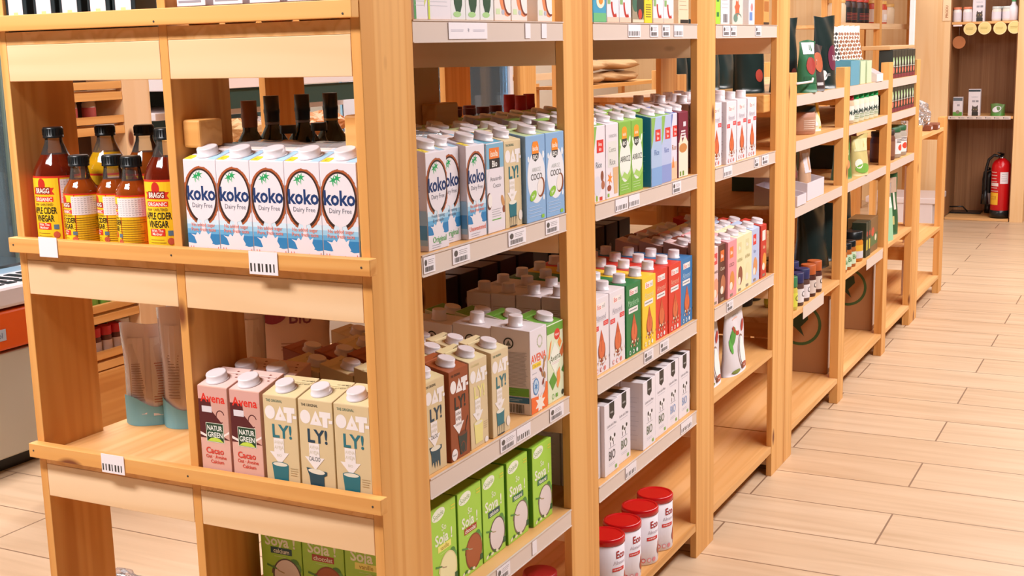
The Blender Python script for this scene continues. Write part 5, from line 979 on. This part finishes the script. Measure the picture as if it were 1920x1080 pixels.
rs = jar(.022, .075, '#5a2418', '#b81c20', .026, (), '#c8a898', 'spice_jar', 1.05); gs = jar(.022, .075, '#3a4a24', '#2c7a3c', .02, (), '#8ab84c', 'herb_jar', 1.05); cs = jar(.022, .08, '#c8b8b0', '#d8d4d4', .03, (), '#b84c44', 'pepper_mill', 1.1)
for i, y in enumerate((1.262, 1.31, 1.358, 1.406, 1.454)): place(rs, RX - .06, y, .445, 80, 'red capped spice jar on the spice rack, %s of five' % ['first', 'second', 'third', 'fourth', 'fifth'][i], 'jar', 'red capped spice jars'); place(gs, RX - .06, y, .60, 80, 'green spice jar above the red capped jars, %s of five' % ['first', 'second', 'third', 'fourth', 'fifth'][i], 'jar', 'green spice jars')
place(cs, RX - .06, 1.49, .445, 80, 'clear capped spice mill right of the red capped jars', 'jar')
place(cs, RX - .07, 1.43, 1.205, 80, 'small clear bottle on the upper rack board, right', 'jar', None); place(cs, RX - .07, 1.35, 1.205, 80, 'small clear bottle on the upper rack board, left', 'jar'); place(rs, RX - .07, 1.27, 1.205, 80, 'red labelled jar on the upper rack board', 'jar')
# chest freezer
FX = -2.42
fz = empty('chest_freezer', (0, 0, 0)); tag(fz, 'orange and white chest freezer at the left edge', 'freezer')
mb = MB(); mb.box(FX - .62, FX, .2, 1.72, .06, .43, mat('freezer_body', '#c8c0ae', rough=.4).name, .006); mb.build('body', fz)
mb = MB(); mb.box(FX - .62, FX + .012, .19, 1.73, .44, .575, mat('freezer_orange', '#ee5c10', rough=.35).name, .008); o = mb.build('orange_band', fz)
mb = MB(); mb.box(FX + .0125, FX + .0145, 1.255, 1.345, .475, .515, '#c4ccd8', .002); emit(mb, [T('ozkol', .045, .02, .02, '#6a7a98', 1, .07)], lambda u, v, q: (FX + .0147 + q, 1.255 + u, .475 + v)); mb.build('badge', fz)['label'] = 'small grey blue name badge'
mb = MB(); mb.box(FX - .62, FX + .02, .18, 1.74, .585, .66, 'white_plastic', .012); rim = mb.build('rim', fz)
mb = MB()
for i in range(26): mb.box(FX - .17, FX - .06, .25 + .055 * i, .28 + .055 * i, .661, .663, 'black_plastic'); mb.box(FX - .045, FX - .01, .24 + .055 * i, .28 + .055 * i, .661, .663, 'black_plastic')
mb.build('vent_grille', fz); mb = MB(); mb.box(FX - .66, FX - .2, .22, 1.70, .68, .69, 'blue_glass'); mb.build('glass_lid', fz)
mb = MB(); mb.box(FX - .65, FX - .06, .25, 1.68, 0, .06, 'black_plastic'); mb.build('base', fz)
# tall glass fronted fridges along the left wall
def fridge(y0, y1, x=-3.0, H=2.05, inner='#1c2422', frame='#c8c8bc', label='', lit=0, name='display_fridge'):
    f = empty(name, (0, 0, 0)); tag(f, label, 'fridge')
    mb = MB(); mb.box(x - .55, x - .05, y0, y0 + .05, 0, H, frame, .004); mb.box(x - .55, x - .05, y1 - .05, y1, 0, H, frame, .004); mb.box(x - .55, x, y0, y1, H, H + .2, frame, .004); mb.box(x - .56, x - .54, y0, y1, 0, H, inner); mb.box(x - .55, x, y0, y1, 0, .14, frame, .004); mb.build('cabinet', f)
    n = max(1, round((y1 - y0) / .75)); w = (y1 - y0) / n
    for z in (.45, .8, 1.15, 1.5): mb = MB(); mb.box(x - .54, x - .09, y0 + .051, y1 - .051, z, z + .012, 'white_plastic'); mb.build('shelf', f)
    for i in range(n):
        a, b = y0 + i * w + .004, y0 + (i + 1) * w - .004
        mb = MB()
        for q in ((a, a + .035, .15, H - .01), (b - .035, b, .15, H - .01), (a + .035, b - .035, .15, .20), (a + .035, b - .035, H - .06, H - .01)): mb.box(x - .045, x - .005, q[0], q[1], q[2], q[3], frame, .003)
        d = mb.build('door', f); mb = MB(); mb.box(x - .03, x - .02, a + .036, b - .036, .201, H - .061, 'blue_glass'); mb.build('pane', d)
        mb = MB(); mb.tube([(x - .005, a + .05, 1.30), (x + .03, a + .055, 1.26), (x + .045, a + .07, 1.15), (x + .045, a + .08, 1.0), (x - .005, a + .08, .95)], .012, 'black_plastic', 8); mb.build('handle', d)
    return f
fridge(.5, 2.1, x=-3.12, label='dark glass-fronted fridge behind the chest freezer', frame='#6f7c70')
fb = fridge(4.06, 5.02, x=-2.3, label='glass door fridge with pale blue light and black handle', inner='#9fcbe4', frame='#e4dce0')
fl = bpy.data.lights.new('fridge_lamp', 'AREA'); fl.shape = 'RECTANGLE'; fl.size = 1.3; fl.size_y = .05; fl.energy = 60; fl.color = (.72, .9, 1); o = bpy.data.objects.new('fridge_lamp', fl); COL.objects.link(o); o.location = (-2.37, 4.13, 1.15); o.rotation_euler = (0, R(90), R(-25))
for i, (y, z) in enumerate([(yy, zz) for zz in (.812, 1.162) for yy in (4.25, 4.4, 4.6, 4.78)]):
    o = crumple('wrapped_pack', (-2.62, y, z), .07, .06, .03, WHT, i, 10); tag(o, 'pale wrapped pack on a shelf inside the blue lit fridge', 'pack', 'packs in the blue fridge')
ps = shelf_unit('narrow_shelf', -2.75, -2.3, (5.08, 5.62), (.5, .9, 1.25), 2.0, D=.04); tag(ps, 'narrow pine shelf right of the blue lit fridge', 'shelves')
part(ps, 'end_panel', [(-2.3, -2.28, 5.06, 5.27, 0, 2.0)], 'pine_z')
# open chilled counter with white canopy
ck = empty('chilled_counter', (0, 0, 0)); tag(ck, 'white and dark green open chilled counter seen between the end boards', 'counter')
for nm, b, m in (('base', (-3.0, -2.3, 2.2, 3.5, 0, .95), mat('counter_white', '#d8d4d0').name), ('back', (-3.0, -2.95, 2.2, 3.5, .95, 1.9), '#1c4038'), ('shelf', (-2.95, -2.45, 2.2, 3.5, 1.17, 1.20), 'white_plastic'), ('front_sign', (-2.36, -2.34, 2.2, 3.5, 1.20, 1.28), '#17382f'), ('canopy', (-3.0, -2.3, 2.2, 3.5, 1.285, 1.36), 'white_plastic')):
    mb = MB(); mb.box(*b, m, .003); mb.build(nm, ck)
lb = shelf_unit('bakery_shelf', -2.15, -1.75, (1.9, 2.62), (.5, .8, 1.10), 1.12, D=.05); tag(lb, 'low wooden bakery shelf in the rear aisle with wrapped bread', 'shelves')
mat('bun', '#b8743c', rough=.5)
for i, (x, y, z) in enumerate(((-1.85, 2.38, 1.1005), (-1.87, 2.52, 1.1005), (-1.85, 2.1, 1.1005), (-1.86, 1.98, 1.1005), (-1.88, 2.24, 1.1005))):
    o = crumple('bread_bag', (x, y, z), .09, .065, .045, 'bun' if i < 2 else ('clear_film' if i == 2 else 'kraft'), 20 + i, 12); tag(o, ['brown wrapped loaf behind the end cartons, left', 'brown wrapped loaf behind the end cartons, right', 'white crumpled bag on the bakery shelf', 'brown paper bread bag on the left of the bakery shelf', 'brown paper bread bag between the loaves and the white bag'][i], 'bread')
ks = shelf_unit('sack_shelf', -2.55, -2.2, (5.75, 7.2), (.5, .9, 1.17), 1.19, D=.05, lip=False); tag(ks, 'brown shelf with kraft flour sacks seen through the second bay', 'shelves')
part(ks, 'top_edge', [(-2.199, -2.18, 5.74, 7.26, 1.148, 1.172)], 'pine_y'); part(ks, 'sign_board', [(-2.199, -2.19, 5.74, 7.26, 1.05, 1.10)], mat('orange_sign', '#e0924c').name)
for i, (y, z, s) in enumerate(((6.08, 1.1705, .25), (6.66, 1.1705, .27), (6.12, 1.252, .24), (6.68, 1.252, .23))):
    o = crumple('flour_sack', (-2.36, y, z), .15, s, .037, 'kraft', 40 + i, 18, .35); tag(o, ['lower left', 'lower right', 'upper left', 'upper right'][i] + ' kraft paper sack of the pile in the rear aisle', 'sack', 'kraft sacks')
# goods on the rear half of the tall unit, lower second bay
o = pouch(.10, .06, .25, '#dcc8b4', [Rr(.02, .19, .08, .245, '#ddd6dc')], 'paper_bag', 81); place(o, -.52, 1.45, LV['C'], 85, 'pale folded paper bag behind the almond cartons of the second bay', 'paper bag')
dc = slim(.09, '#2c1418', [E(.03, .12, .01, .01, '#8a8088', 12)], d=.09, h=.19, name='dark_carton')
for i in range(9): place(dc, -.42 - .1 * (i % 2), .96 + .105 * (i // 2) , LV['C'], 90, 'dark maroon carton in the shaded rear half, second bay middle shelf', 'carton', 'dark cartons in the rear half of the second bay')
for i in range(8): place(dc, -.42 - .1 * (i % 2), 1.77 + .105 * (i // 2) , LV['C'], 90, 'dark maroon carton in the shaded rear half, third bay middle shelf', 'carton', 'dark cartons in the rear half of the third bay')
# bottom shelf of the nearest bay
mb = MB(); mb.box(-.05, .05, 0, .08, 0, .17, '#dcd2cc', .003); o = mb.build('milk_carton'); mb = MB(); mb.lathe([(.017, .17), (.017, .19), (0, .19)], 'cap_white', 20, c=(0, .04, 0)); mb.build('cap', o); place(o, -.06, .50, LV['E'], 90, 'white capped carton on the bottom shelf of the nearest bay', 'carton')
rdj = jar(.04, .17, '#7a1c20', '#a81c20', .02, (), '#8a2428', 'red_jar'); place(rdj, -.06, .695, LV['E'], 90, 'dark red jar on the bottom shelf next to the second tall board', 'jar')
tag(crumple('plastic_wrap', (-1.25, .62, 0.001), .12, .10, .05, 'clear_film', 91, 16), 'crumpled clear wrap on the floor behind the unit', 'plastic wrap')
